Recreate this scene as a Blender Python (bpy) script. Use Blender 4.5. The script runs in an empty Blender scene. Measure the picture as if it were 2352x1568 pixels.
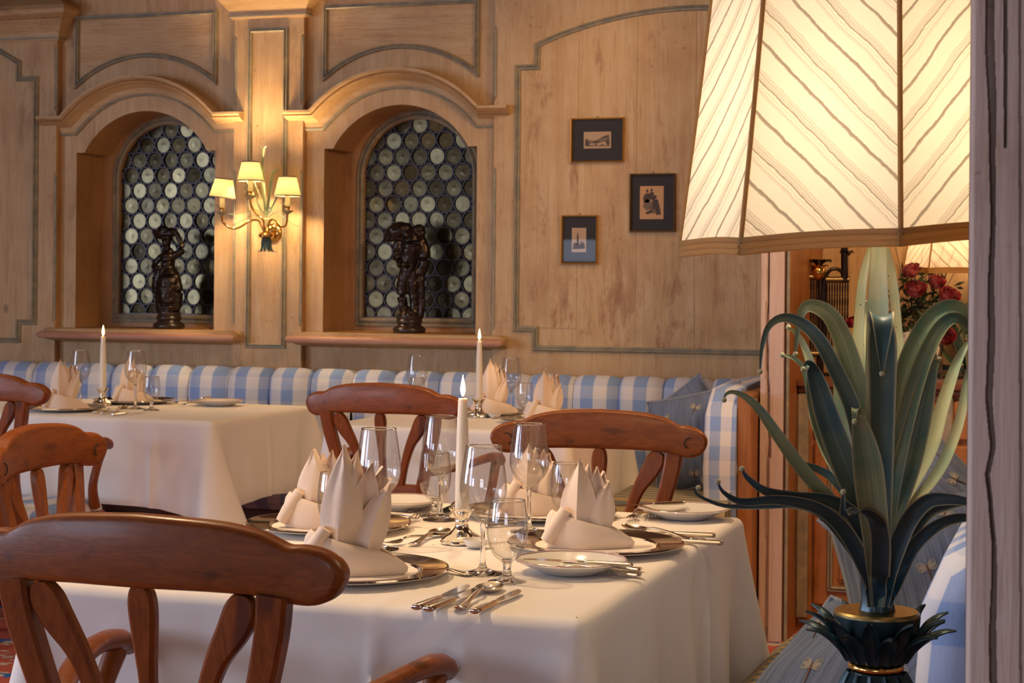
import bpy, math, random
from mathutils import Vector, Matrix
random.seed(7)
PI = math.pi; R = math.radians
sc = bpy.context.scene; C = sc.collection
# ---------------------------------------------------------------- camera, world, exposure, large lights
FPX, HZ, CXP, CAMZ = 4100.0, 655.0, 1176.0, 1.224
TH, ROLL = R(18), R(.5)
cd = bpy.data.cameras.new('camera'); cam = bpy.data.objects.new('camera', cd); C.objects.link(cam)
cam.matrix_world = (Matrix.Translation((0, 0, CAMZ)) @ Matrix.Rotation(TH, 4, 'Z') @ Matrix.Rotation(PI/2, 4, 'X') @ Matrix.Rotation(ROLL, 4, 'Z'))
cd.sensor_width = 36; cd.lens = 36*FPX/2352; cd.shift_y = -(784-HZ)/2352
cd.clip_start = .05; cd.dof.use_dof = True; cd.dof.focus_distance = 3.05; cd.dof.aperture_fstop = 18
sc.camera = cam
w = bpy.data.worlds.new('world'); sc.world = w; w.use_nodes = True
w.node_tree.nodes['Background'].inputs[0].default_value = (.75, .75, .80, 1)
w.node_tree.nodes['Background'].inputs[1].default_value = .12
sc.view_settings.view_transform = 'Standard'; sc.view_settings.look = 'None'
sc.view_settings.exposure = 0.22; sc.view_settings.gamma = 1; sc.view_settings.use_curve_mapping = False
def light(name, kind, loc, energy, col, size=.1, size_y=None, target=None, spot=None, blend=.5):
    l = bpy.data.lights.new(name, kind); l.energy = energy; l.color = col
    if kind == 'AREA':
        l.size = size
        if size_y: l.shape = 'RECTANGLE'; l.size_y = size_y
    else: l.shadow_soft_size = size
    if kind == 'SPOT': l.spot_size = R(spot or 90); l.spot_blend = blend
    o = bpy.data.objects.new(name, l); C.objects.link(o); o.location = loc
    if target is not None:
        o.rotation_euler = (Vector(target)-Vector(loc)).to_track_quat('-Z', 'Y').to_euler()
    return o
DAY = (.66, .77, 1.0); WARM = (1, .66, .34); WARM2 = (1, .68, .38)
# daylight through the windows of the left wall and of the wall behind the camera
light('daylight_left', 'AREA', (-7.35, 1.2, 1.65), 185, DAY, 2.6, 1.7, (0, 1.2, 1.5))
light('daylight_left_near', 'AREA', (-7.35, -2.6, 1.65), 105, DAY, 2.2, 1.7, (0, -2.6, 1.5))
light('daylight_front', 'AREA', (-5.5, -3.95, 1.25), 60, DAY, 1.8, 1.0, (-3.0, 5, 1.0))
light('added_wall_fill', 'SPOT', (-1.75, 5.9, 2.6), 16, (1, .66, .36), .08, None, (-1.7, 6.96, 1.2), 110, .8)  # added spot warming the right panel, not a fixture of the room
light('added_warm_fill', 'AREA', (-2.6, 3.4, 2.68), 22, (1, .66, .36), 4.0, 2.0, (-2.6, 3.4, 0))  # added warm fill below the ceiling, stands for no single fixture
light('daylight_front_near', 'AREA', (.3, -3.95, 1.25), 38, (.82, .85, 1.), 2.0, 1.0, (-.2, 3, 1.0))
# ceiling downlights over the tables
for i, (x, y, e) in enumerate([(-1.9, 2.7, 85), (-1.35, 4.1, 55), (-3.9, 5.2, 8), (-2.3, 5.4, 10)]):
    light('downlight_lamp', 'SPOT', (x, y, 2.62), e, WARM2, .035, None, (x+.05, y+.1, 0), 95, .6)
# ---------------------------------------------------------------- pixel to place helpers (survey of the photograph)
cT, sT = math.cos(TH), math.sin(TH)
def unroll(px, py):
    dx, dy = px-CXP, py-HZ
    return dx*math.cos(ROLL)+dy*math.sin(ROLL), -dx*math.sin(ROLL)+dy*math.cos(ROLL)
def atd(px, py, d):
    dx, dy = unroll(px, py); x = dx/FPX*d
    return Vector((x*cT-d*sT, x*sT+d*cT, CAMZ-dy/FPX*d))
def atY(px, py, Y):
    dx, dy = unroll(px, py); return atd(px, py, Y/(dx/FPX*sT+cT))
def atZ(px, py, Z):
    dx, dy = unroll(px, py); return atd(px, py, (CAMZ-Z)*FPX/dy)
# ---------------------------------------------------------------- node helpers
MATS = {}
class NT:
    def __init__(s, name):
        s.m = bpy.data.materials.new(name); s.m.use_nodes = True; s.t = s.m.node_tree
        s.b = s.t.nodes['Principled BSDF']; s.out = s.t.nodes['Material Output']; MATS[name] = s.m
    def n(s, typ, **kw):
        nd = s.t.nodes.new(typ)
        for k, v in kw.items(): setattr(nd, k, v)
        return nd
    def put(s, sock, v):
        if isinstance(v, bpy.types.NodeSocket): s.t.links.new(v, sock)
        elif isinstance(v, (tuple, list)) and len(v) == 3 and sock.type == 'RGBA': sock.default_value = (*v, 1)
        else: sock.default_value = v
    def coord(s, kind='Object', scale=(1, 1, 1), rot=(0, 0, 0)):
        t = s.n('ShaderNodeTexCoord'); m = s.n('ShaderNodeMapping'); s.t.links.new(t.outputs[kind], m.inputs[0])
        m.inputs['Scale'].default_value = scale; m.inputs['Rotation'].default_value = rot
        return m.outputs[0]
    def noise(s, vec, scale=5, detail=4, rough=.55, dist=0):
        k = s.n('ShaderNodeTexNoise'); s.put(k.inputs['Vector'], vec); k.inputs['Scale'].default_value = scale
        k.inputs['Detail'].default_value = detail; k.inputs['Roughness'].default_value = rough; k.inputs['Distortion'].default_value = dist
        return k.outputs['Fac']
    def vor(s, vec, scale=5, feature='F1'):
        k = s.n('ShaderNodeTexVoronoi'); k.feature = feature; s.put(k.inputs['Vector'], vec); k.inputs['Scale'].default_value = scale
        return k.outputs['Distance']
    def ramp(s, fac, stops, interp='LINEAR'):
        r = s.n('ShaderNodeValToRGB'); s.put(r.inputs[0], fac); cr = r.color_ramp; cr.interpolation = interp
        while len(cr.elements) > 1: cr.elements.remove(cr.elements[-1])
        for i, (p, c) in enumerate(stops):
            e = cr.elements[0] if i == 0 else cr.elements.new(p)
            e.position = p; e.color = (c, c, c, 1) if isinstance(c, (int, float)) else (*c, 1)
        return r.outputs[0]
    def mix(s, f, a, b, mode='MIX'):
        m = s.n('ShaderNodeMix', data_type='RGBA', blend_type=mode)
        s.put(m.inputs[0], f); s.put(m.inputs[6], a); s.put(m.inputs[7], b); return m.outputs[2]
    def math(s, op, a, b=0., c=0.):
        m = s.n('ShaderNodeMath', operation=op); s.put(m.inputs[0], a); s.put(m.inputs[1], b); s.put(m.inputs[2], c); return m.outputs[0]
    def sep(s, v):
        k = s.n('ShaderNodeSeparateXYZ'); s.put(k.inputs[0], v); return k.outputs
    def bump(s, h, strength=.3, dist=.01):
        b = s.n('ShaderNodeBump'); s.put(b.inputs['Height'], h); b.inputs['Strength'].default_value = strength; b.inputs['Distance'].default_value = dist
        s.t.links.new(b.outputs[0], s.b.inputs['Normal'])
        return b.outputs[0]
    def p(s, **kw):
        for k, v in kw.items(): s.put(s.b.inputs[k.replace('_', ' ')], v)
        return s.m
def plain(name, col, rough=.5, metal=0., var=.12, nscale=30, bump=.0, **kw):
    t = NT(name); v = t.coord(); n = t.noise(v, nscale, 3)
    a = tuple(min(1, c*(1-var)) for c in col); b = tuple(min(1, c*(1+var)) for c in col)
    t.p(Base_Color=t.mix(n, a, b), Roughness=rough, Metallic=metal, **kw)
    if bump: t.bump(n, bump, .002)
    return t.m
def paintwood(name, grain='Z', light=(.50, .305, .130), dark=(.24, .10, .035), pale=(.60, .43, .245), rough=.5, stain=1.0, wear=None):
    t = NT(name)
    sc_ = {'Z': (9, 9, .7), 'X': (.7, 9, 9)}[grain]
    v = t.coord('Object', sc_); u = t.coord('Object', (1.5, 1.5, 1.5))
    streak = t.noise(v, 3.2, 6, .65, .6); fine = t.noise(v, 14, 4, .6); cloud = t.noise(u, 2.3, 5, .6)
    c = t.mix(t.ramp(streak, [(.30, 0.), (.72, 1.)]), light, pale)
    c = t.mix(t.math('MULTIPLY', t.ramp(cloud, [(.46, 0.), (.80, 1.)]), .6*stain), c, tuple(.45*a_+.55*b_ for a_, b_ in zip(light, dark)))
    st2 = t.noise(t.coord('Object', (5, 5, 1.6) if grain == 'Z' else (1.6, 5, 5)), 1.7, 5, .7, .4)
    c = t.mix(t.math('MULTIPLY', t.ramp(st2, [(.56, 0.), (.66, .5), (.74, .9)]), .75*stain), c, dark)
    cr = t.noise(t.coord('Object', (26, 26, 1.3) if grain == 'Z' else (1.3, 26, 26)), 3., 3, .6, .8)
    c = t.mix(t.math('MULTIPLY', t.ramp(cr, [(.60, 0.), (.70, 1.)]), .26), c, (.22, .10, .045))
    c = t.mix(t.math('MULTIPLY', t.ramp(fine, [(.58, 0.), (.70, 1.)]), .35), c, dark)
    sp = t.noise(u, 30, 4, .7)
    sp2 = t.math('MULTIPLY', t.ramp(sp, [(.63, 0.), (.68, 1.)]), t.ramp(cloud, [(.48, 0.), (.60, 1.)]))
    c = t.mix(t.math('MULTIPLY', sp2, .6*stain), c, (.20, .09, .045))
    k = t.vor(t.coord('Object', (2.2, 2.2, 1.4)), 1.6)
    c = t.mix(t.math('MULTIPLY', t.ramp(k, [(0., 1.), (.035, .8), (.06, 0.)]), .6), c, (.13, .06, .03))
    if wear:                                       # rubbed-through reddish patches above the bench
        zz = t.sep(t.coord('Object'))[2]; mk = t.ramp(t.math('SUBTRACT', zz, .6), [(0., 1.), (wear-.6, 1.), (wear-.6+.30, 0.)])
        wn = t.noise(t.coord('Object', (4.5, 4.5, 1.5)), 2.6, 5, .72, .3)
        c = t.mix(t.math('MULTIPLY', t.math('MULTIPLY', t.ramp(wn, [(.52, 0.), (.60, .7), (.68, 1.)]), mk), .75), c, (.25, .085, .035))
    t.p(Base_Color=c, Roughness=rough, Specular_IOR_Level=.35)
    t.bump(t.math('ADD', fine, t.math('ADD', streak, cr)), .3, .004)
    return t.m
def gingham(name, ax, px=.095, pz=.105, off=(0, 0), wht=(.73, .72, .75), blue=(.17, .31, .66), uv=False):
    t = NT(name); v = t.coord('UV' if uv else 'Object'); s3 = t.sep(v); i = {'X': 0, 'Y': 1, 'Z': 2}
    def band(sk, per, o):
        f = t.math('FRACT', t.math('ADD', t.math('DIVIDE', sk, per), o+50.)); return t.ramp(f, [(0., 0.), (.485, 0.), (.5, 1.), (.985, 1.), (1., 0.)])
    a = band(s3[i[ax[0]]], px, off[0]); b = band(s3[i[ax[1]]], pz, off[1])
    f = t.math('ADD', t.math('MULTIPLY', a, .66), t.math('MULTIPLY', b, .24))
    weave = t.noise(t.coord('Object', (400, 400, 60)), 1, 2)
    f = t.math('MULTIPLY', f, t.math('ADD', .85, t.math('MULTIPLY', weave, .25)))
    t.p(Base_Color=t.mix(f, wht, blue), Roughness=.9, Specular_IOR_Level=.15, Sheen_Weight=.2)
    t.bump(t.noise(t.coord('Object', (1, 1, 1)), 700, 2), .15, .001)
    return t.m
# ---------------------------------------------------------------- materials
M = {}
M['wall'] = paintwood('pale_painted_wood', 'Z')
M['wallworn'] = paintwood('pale_painted_wood_worn_low_down', 'Z', stain=1.5, wear=1.08)
M['wallh'] = paintwood('pale_painted_wood_horizontal', 'X')
M['reveal'] = paintwood('orange_niche_wood', 'Z', (.40, .21, .085), (.24, .11, .04), (.46, .26, .12))
M['orange'] = paintwood('orange_honey_wood', 'Z', (.34, .125, .034), (.13, .045, .015), (.42, .18, .06), .4, 1.4)
M['post'] = paintwood('pale_weathered_timber', 'Z', (.54, .39, .31), (.34, .20, .14), (.62, .49, .42), .6, .8)
M['pinkrail'] = paintwood('rose_painted_wood', 'X', (.46, .20, .13), (.28, .11, .07), (.56, .33, .22), .35, .5)
def moss():
    t = NT('grey_green_moulding_paint'); n = t.noise(t.coord(), 25, 4)
    t.p(Base_Color=t.mix(t.ramp(n, [(.35, 0.), (.7, 1.)]), (.22, .21, .165), (.38, .31, .20)), Roughness=.45); t.bump(n, .2, .002)
    return t.m
M['moss'] = moss()
def chairwood(name, base=(.165, .036, .005), hi=(.30, .078, .011), ax=(3, 14, 14)):
    t = NT(name); v = t.coord('Object', ax); g = t.noise(v, 5, 5, .6, 1.2); f = t.noise(v, 22, 3)
    c = t.mix(t.ramp(g, [(.3, 0.), (.7, 1.)]), base, hi)
    c = t.mix(t.math('MULTIPLY', f, .35), c, (.12, .035, .012))
    k = t.vor(t.coord('Object', (1, 1, 2.2)), 8.5)
    c = t.mix(t.ramp(k, [(0., .85), (.10, .6), (.16, 0.)]), c, (.07, .022, .010))
    kn = t.noise(t.coord('Object', tuple(a_/3 for a_ in ax)), 3.3, 2, .4); c = t.mix(t.ramp(kn, [(.64, 0.), (.69, .7), (.75, .8)]), c, (.06, .018, .010))
    t.p(Base_Color=c, Roughness=t.math('ADD', .30, t.math('MULTIPLY', f, .14)), Specular_IOR_Level=.35, Coat_Weight=.15, Coat_Roughness=.15)
    t.bump(t.math('ADD', g, f), .10, .002)
    return t.m
M['chair'] = chairwood('polished_cherry_wood'); M['chairv'] = chairwood('polished_cherry_wood_upright', ax=(14, 14, 3))
M['darkwood'] = chairwood('dark_walnut_wood', (.13, .045, .018), (.20, .075, .03))  # dark walnut brown of tables, plinths and boards
def cloth(name, col=(.83, .78, .745)):
    t = NT(name); v = t.coord(); n = t.noise(v, 9, 3, .5); f = t.noise(v, 420, 2)
    t.p(Base_Color=t.mix(n, tuple(c*.97 for c in col), col), Roughness=.85, Specular_IOR_Level=.2, Sheen_Weight=.15)
    t.bump(t.math('ADD', t.math('MULTIPLY', n, 1.), t.math('MULTIPLY', f, .05)), .25, .006)
    return t.m
M['cloth'] = cloth('white_table_linen'); M['napkin'] = cloth('blush_napkin_linen', (.82, .67, .56))
M['check'] = gingham('blue_check_back_fabric', 'XZ', .108, .10, (.30, .2))
M['checkend'] = gingham('blue_check_end_fabric', 'XZ', .075, .10, (.1, .2))
M['checkside'] = gingham('blue_check_side_fabric', 'YZ', .12, .12, (.1, .35))
M['checkseat'] = gingham('blue_check_seat_fabric', 'XY', .11, .11)
def stripes(name, ax, per, a, b, wd=.5):
    t = NT(name); s3 = t.sep(t.coord()); x = s3['XYZ'.index(ax)]
    f = t.math('FRACT', t.math('ADD', t.math('DIVIDE', x, per), 50.))
    r = t.ramp(f, [(0., 0.), (wd-.04, 0.), (wd, 1.), (.96, 1.), (1., 0.)])
    t.p(Base_Color=t.mix(r, a, b), Roughness=.9, Specular_IOR_Level=.1); t.bump(t.noise(t.coord(), 500, 2), .15, .001)
    return t.m
M['stripeX'] = stripes('tan_slate_stripe_fabric', 'X', .045, (.33, .25, .13), (.13, .15, .15))
M['stripeY'] = stripes('tan_slate_stripe_fabric_across', 'Y', .052, (.36, .28, .16), (.15, .17, .18))
def slub(name, col):
    t = NT(name); v = t.coord('Object', (220, 7, 7)); n = t.noise(v, 1, 3)
    t.p(Base_Color=t.mix(t.ramp(n, [(.3, 0.), (.7, 1.)]), tuple(c*.72 for c in col), tuple(c*1.3 for c in col)), Roughness=.85, Specular_IOR_Level=.15); t.bump(n, .2, .001)
    return t.m
M['pillow'] = slub('slate_blue_slub_fabric', (.13, .17, .28)); M['piping'] = slub('grey_blue_piping', (.22, .25, .32))
M['embroid'] = plain('cream_embroidery_thread', (.42, .40, .36), .8); M['embroidbody'] = plain('brown_embroidery_thread', (.12, .06, .04), .8)
def glassthin():
    t = NT('clear_crystal'); t.t.nodes.remove(t.b)
    lw = t.n('ShaderNodeLayerWeight'); lw.inputs[0].default_value = .5
    tr = t.n('ShaderNodeBsdfTransparent'); t.put(tr.inputs[0], t.ramp(lw.outputs['Facing'], [(0., .99), (.72, .965), (.90, .70), (1., .15)]))
    gl = t.n('ShaderNodeBsdfGlossy'); gl.inputs['Roughness'].default_value = .0
    mx = t.n('ShaderNodeMixShader'); t.put(mx.inputs[0], t.math('MINIMUM', t.math('ADD', .06, t.math('MULTIPLY', t.math('POWER', lw.outputs['Facing'], 4.5), .9)), .95)); t.put(mx.inputs[1], tr.outputs[0]); t.put(mx.inputs[2], gl.outputs[0])
    rf = t.n('ShaderNodeBsdfGlass'); rf.inputs['IOR'].default_value = 1.48; rf.inputs['Roughness'].default_value = 0.; m2 = t.n('ShaderNodeMixShader'); m2.inputs[0].default_value = .04
    t.put(m2.inputs[1], mx.outputs[0]); t.put(m2.inputs[2], rf.outputs[0]); t.put(t.out.inputs[0], m2.outputs[0]); return t.m
M['glass'] = glassthin()
def glassolid():
    t = NT('solid_crystal'); t.p(Base_Color=(.99, .99, .99), Roughness=.0, IOR=1.5, Transmission_Weight=1.); return t.m
M['glassolid'] = glassolid()
M['silver'] = plain('polished_silver', (.80, .76, .70), .09, 1., .03, 8)
M['silver2'] = plain('satin_silver_cutlery', (.82, .76, .68), .16, 1., .03, 8)
M['brass'] = plain('polished_brass', (.75, .46, .14), .16, 1., .08, 12)
M['agedbrass'] = plain('aged_olive_brass', (.40, .32, .14), .35, 1., .25, 60)
M['gold'] = plain('worn_gilding', (.62, .38, .11), .32, .9, .15, 30)
M['goldark'] = plain('dull_dark_gilding', (.22, .15, .07), .4, .8, .15, 30)
M['porcelain'] = plain('white_glazed_porcelain', (.74, .72, .69), .12, 0., .02, 6, Coat_Weight=.3)
M['pinkline'] = plain('rose_rim_glaze', (.55, .33, .31), .2)
M['paper'] = plain('white_paper_lace', (.78, .72, .68), .9)
def wax():
    t = NT('ivory_candle_wax'); t.p(Base_Color=(.80, .72, .60), Roughness=.4, Subsurface_Weight=.3, Subsurface_Radius=(.02, .012, .006), Subsurface_Scale=.3); return t.m
M['wax'] = wax()
def emis(name, col, st):
    t = NT(name); e = t.n('ShaderNodeEmission'); e.inputs[0].default_value = (*col, 1); e.inputs[1].default_value = st
    t.put(t.out.inputs[0], e.outputs[0]); return t.m
M['flame'] = emis('candle_flame', (1, .62, .22), 26); M['bulb'] = emis('lit_bulb', (1, .78, .45), 60)
M['wick'] = plain('black_wick', (.02, .015, .01), .9)
M['bronze'] = plain('dark_patinated_bronze', (.035, .024, .020), .28, .75, .5, 25, .35)
M['ebony'] = plain('dark_turned_plinth', (.03, .018, .016), .22)
M['lead'] = plain('grey_violet_lead_came', (.055, .047, .052), .38, .6)
M['dark'] = plain('unlit_room_black', (.012, .008, .006), .9)
def pane():
    t = NT('bullseye_mirror_glass'); oi = t.n('ShaderNodeObjectInfo')
    v = t.coord('Object', (1, 1, 1)); ad = t.n('ShaderNodeVectorMath', operation='ADD'); t.put(ad.inputs[0], v)
    cmb = t.n('ShaderNodeCombineXYZ'); t.put(cmb.inputs[0], t.math('MULTIPLY', oi.outputs['Random'], 40.)); t.put(ad.inputs[1], cmb.outputs[0])
    mp = t.n('ShaderNodeMapping'); t.put(mp.inputs[0], ad.outputs[0]); mp.inputs['Scale'].default_value = (60, 20, 22); mp.inputs['Rotation'].default_value = (0, .6, 0)
    n = t.noise(mp.outputs[0], 1, 3, .6, 1.)
    col = t.mix(oi.outputs['Random'], (.022, .014, .006), (.11, .08, .035))
    t.p(Base_Color=t.mix(n, col, t.mix(oi.outputs['Random'], (.06, .05, .028), (.13, .11, .06))), Metallic=.9, Roughness=.2, Specular_IOR_Level=.5); t.bump(n, .10, .003); return t.m
M['pane'] = pane()
M['picglass'] = None
M['matboard'] = plain('black_mount_board', (.016, .012, .013), .7, 0, .1, 20, Coat_Weight=.22, Coat_Roughness=.02)
M['print'] = plain('buff_print_paper', (.42, .28, .17), .6, 0, .1, 60, Coat_Weight=.3, Coat_Roughness=.02)
M['print2'] = plain('orange_print_paper', (.52, .28, .12), .6, 0, .1, 60, Coat_Weight=.3, Coat_Roughness=.02)
M['ink'] = plain('print_ink', (.06, .04, .03), .7, 0, .3, 200, Coat_Weight=.15, Coat_Roughness=.02)
M['inkmid'] = plain('print_half_tone', (.17, .11, .07), .7, 0, .4, 200, Coat_Weight=.15, Coat_Roughness=.02)
def leaf(name, a, b, c):
    t = NT(name); v = t.coord('UV', (1, 1, 1)); s3 = t.sep(v)
    st = t.noise(t.coord('UV', (9, 1.2, 1)), 2.2, 4, .6, .3); cl = t.noise(t.coord(), 9, 3)
    col = t.mix(t.ramp(st, [(.35, 0.), (.65, 1.)]), a, b); col = t.mix(t.ramp(cl, [(.42, 0.), (.68, 1.)]), col, c)
    e = t.math('ABSOLUTE', t.math('SUBTRACT', s3[0], .5)); col = t.mix(t.ramp(e, [(.40, 0.), (.47, .65), (.5, .8)]), col, (.42, .36, .20))
    k = t.noise(t.coord(), 160, 2); col = t.mix(t.ramp(k, [(.73, 0.), (.76, .8)]), col, (.05, .04, .02))
    t.p(Base_Color=col, Roughness=.46, Specular_IOR_Level=.35); t.bump(st, .15, .003); return t.m
M['leafpale'] = leaf('lamplit_pale_green_metal', (.46, .54, .31), (.64, .60, .37), (.27, .45, .31))  # pale green paint, brightened with the lamp's light put into its colour
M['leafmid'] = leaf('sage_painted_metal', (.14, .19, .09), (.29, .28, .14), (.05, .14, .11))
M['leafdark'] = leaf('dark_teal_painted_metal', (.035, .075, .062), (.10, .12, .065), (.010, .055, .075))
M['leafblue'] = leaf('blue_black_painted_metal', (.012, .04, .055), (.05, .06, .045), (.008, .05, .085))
M['teal'] = plain('teal_black_painted_casting', (.014, .040, .050), .32, .3, .6, 20, .2)
def shadefab():
    t = NT('striped_lamp_fabric'); s3 = t.sep(t.coord('UV'))
    wv = t.noise(t.coord('Object'), 14, 2); w2 = t.noise(t.coord('Object'), 130, 2)
    f = t.math('ADD', s3[0], t.math('ADD', t.math('MULTIPLY', wv, .022), t.math('MULTIPLY', w2, .006)))
    f = t.math('FRACT', t.math('ADD', t.math('MULTIPLY', f, 7.4), 40.))
    r = t.ramp(f, [(0., 0.), (.02, .75), (.032, .45), (.045, .9), (.055, .5), (.065, .8), (.08, 0.), (.33, 0.), (.34, .3), (.35, 0.), (.38, .35), (.39, 0.), (.43, 0.), (.44, .35), (.45, 0.), (.49, 0.), (.50, .85), (.508, .25), (.52, .95), (.53, 0.), (.565, .4), (.575, 0.), (.615, .4), (.625, 0.), (.665, .3), (.675, 0.)])
    th = t.noise(t.coord('Object', (1, 1, 1)), 600, 2)
    base = t.mix(t.math('MULTIPLY', th, .25), (.86, .78, .66), (.80, .70, .56))
    col = t.mix(r, base, (.11, .045, .016))
    t.t.nodes.remove(t.b)
    d = t.n('ShaderNodeBsdfDiffuse'); t.put(d.inputs[0], col); tr = t.n('ShaderNodeBsdfTranslucent'); t.put(tr.inputs[0], col)
    mx = t.n('ShaderNodeMixShader'); mx.inputs[0].default_value = .6; t.put(mx.inputs[1], d.outputs[0]); t.put(mx.inputs[2], tr.outputs[0]); t.put(t.out.inputs[0], mx.outputs[0]); return t.m
M['shade'] = shadefab()
def trans(name, col, f=.55):
    t = NT(name); t.t.nodes.remove(t.b); n = t.noise(t.coord(), 60, 2); cc = t.mix(n, tuple(k*.95 for k in col), col)
    d = t.n('ShaderNodeBsdfDiffuse'); t.put(d.inputs[0], cc); tr = t.n('ShaderNodeBsdfTranslucent'); t.put(tr.inputs[0], cc)
    mx = t.n('ShaderNodeMixShader'); mx.inputs[0].default_value = f; t.put(mx.inputs[1], d.outputs[0]); t.put(mx.inputs[2], tr.outputs[0]); t.put(t.out.inputs[0], mx.outputs[0]); return t.m
M['smallshade'] = trans('cream_parchment_shade', (.97, .92, .68), .85)
M['trim'] = trans('old_gold_braid', (.62, .40, .17), .5); M['shadetrim'] = plain('mauve_brown_ribbon', (.20, .12, .10), .7)
M['rose'] = None
def rose():
    t = NT('red_pink_rose_petal'); n = t.noise(t.coord(), 45, 2); t.p(Base_Color=t.mix(t.ramp(n, [(.4, 0.), (.62, 1.)]), (.24, .006, .02), (.52, .15, .14)), Roughness=.55); return t.m
M['rose'] = rose(); M['foliage'] = plain('dark_bouquet_foliage', (.018, .035, .010), .6, 0, .5)
M['ceil'] = plain('dark_brown_wood', (.16, .10, .055), .8)  # dark wood brown for the unseen ceiling, chosen to darken the silver's reflections
M['cream'] = plain('warm_cream_plaster', (.55, .42, .28), .8)
def carpet():
    t = NT('red_patterned_carpet'); u = t.coord('Object', (1, 1, 1)); v1 = t.vor(u, 7.); n = t.noise(u, 11, 3)
    c = t.mix(t.ramp(v1, [(.14, 0.), (.16, 1.)]), (.04, .10, .28), (.42, .10, .07))
    c = t.mix(t.ramp(n, [(.57, 0.), (.60, 1.)]), c, (.50, .42, .34)); c = t.mix(t.ramp(t.noise(u, 6, 2), [(.62, 0.), (.64, 1.)]), c, (.04, .12, .35))
    t.p(Base_Color=c, Roughness=.95, Specular_IOR_Level=.05); t.bump(t.noise(u, 300, 2), .5, .004); return t.m
M['carpet'] = carpet()
# ---------------------------------------------------------------- mesh helpers
class MB:
    def __init__(s): s.v = []; s.f = []; s.uv = {}
    def add(s, vs, fs, uvs=None):
        o = len(s.v); s.v += [tuple(p) for p in vs]
        for i, f in enumerate(fs):
            if uvs: s.uv[len(s.f)] = uvs[i]
            s.f.append(tuple(k+o for k in f))
        return s
    def box(s, x0, x1, y0, y1, z0, z1, ch=0.):
        if ch <= 0:
            vs = [(x, y, z) for z in (z0, z1) for y in (y0, y1) for x in (x0, x1)]
            return s.add(vs, [(0, 2, 3, 1), (4, 5, 7, 6), (0, 1, 5, 4), (2, 6, 7, 3), (0, 4, 6, 2), (1, 3, 7, 5)])
        prof = [(x0+ch, y0), (x1-ch, y0), (x1, y0+ch), (x1, y1-ch), (x1-ch, y1), (x0+ch, y1), (x0, y1-ch), (x0, y0+ch)]
        cx, cy = (x0+x1)/2, (y0+y1)/2
        rings = []
        for z, k in ((z0, 1), (z0+ch, 0), (z1-ch, 0), (z1, 1)):
            rings.append([(x-(ch*(1 if x > cx else -1) if k else 0), y-(ch*(1 if y > cy else -1) if k else 0), z) for x, y in prof])
        return s.rings(rings, cap=True)
    def rings(s, rs, cap=False, closed=True, wrap=False):
        n = len(rs[0]); vs = [p for r in rs for p in r]; fs = []
        m = len(rs)
        for i in range(m if wrap else m-1):
            a, b = i*n, ((i+1) % m)*n
            for j in range(n if closed else n-1):
                k = (j+1) % n; fs.append((a+j, a+k, b+k, b+j))
        if cap: fs.append(tuple(range(n-1, -1, -1))); fs.append(tuple((m-1)*n+j for j in range(n)))
        return s.add(vs, fs)
    def lathe(s, prof, n=32, c=(0, 0), cap=False, z0=0, mod=None):
        rs = [[(c[0]+r*(mod(a, r) if mod else 1)*math.cos(a), c[1]+r*(mod(a, r) if mod else 1)*math.sin(a), z+z0) for a in (2*PI*j/n for j in range(n))] for r, z in prof]
        return s.rings(rs, cap=cap)
    def tube(s, pts, rad, n=8, cap=True, flat=1., up=(0, 0, 1)):
        pts = [Vector(p) for p in pts]; m = len(pts)
        if not isinstance(rad, (list, tuple)): rad = [rad]*m
        rs = []; pu = Vector(up)
        for i, p in enumerate(pts):
            t = (pts[min(i+1, m-1)]-pts[max(i-1, 0)]).normalized()
            sd = t.cross(pu)
            if sd.length < 1e-3: sd = t.cross(Vector((1, 0, 0)))
            sd.normalize(); u = sd.cross(t).normalized()
            rs.append([tuple(p+sd*math.cos(a)*rad[i]+u*math.sin(a)*rad[i]*flat) for a in (2*PI*j/n for j in range(n))])
        return s.rings(rs, cap=cap)
    def prism(s, pts, y0, y1, ch=0., yf=None):
        """outline in XZ (counter-clockwise seen from -Y), extruded along Y with optional chamfer; yf(x) bends it"""
        n = len(pts); P2 = [Vector(p) for p in pts]; yf = yf or (lambda x: 0)
        def inset(d):
            o = []
            for i in range(n):
                a, b, c_ = P2[i-1], P2[i], P2[(i+1) % n]; t = (c_-a)
                if t.length < 1e-9: o.append(b); continue
                t.normalize(); o.append(b+Vector((-t.y, t.x))*d)
            return o
        rs = []; A_ = [(y0+ch*(1-math.cos(R(a))), inset(ch*(1-math.sin(R(a))))) for a in (0, 25, 50, 75, 90)] if ch else []
        for y, q in (A_+[(y1-(yy-y0), qq) for yy, qq in reversed(A_)] if ch else ((y0, P2), (y1, P2))):
            rs.append([(p[0], y+yf(p[0]), p[1]) for p in q])
        return s.rings(rs, cap=True)
    def grid(s, g, uv=False):
        m, n = len(g), len(g[0]); vs = [p for r in g for p in r]
        fs = []; us = []
        for i in range(m-1):
            for j in range(n-1):
                fs.append((i*n+j, i*n+j+1, (i+1)*n+j+1, (i+1)*n+j))
                us.append([(jj/(n-1), ii/(m-1)) for ii, jj in ((i, j), (i, j+1), (i+1, j+1), (i+1, j))])
        return s.add(vs, fs, us if uv else None)
    def xf(s, mat):
        s.v = [tuple(mat @ Vector(p)) for p in s.v]; return s
    def merge(s, o):
        off = len(s.f); s.add(o.v, o.f)
        for k, v in o.uv.items(): s.uv[k+off] = v
        return s
def ball(c, r, n=10, m=7, sx=1, sy=1, sz=1):
    b = MB(); c = Vector(c)
    b.lathe([(max(1e-4, r*math.sin(PI*i/m)), -r*math.cos(PI*i/m)) for i in range(m+1)], n)
    b.v = [(c.x+x*sx, c.y+y*sy, c.z+z*sz) for x, y, z in b.v]; return b
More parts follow.
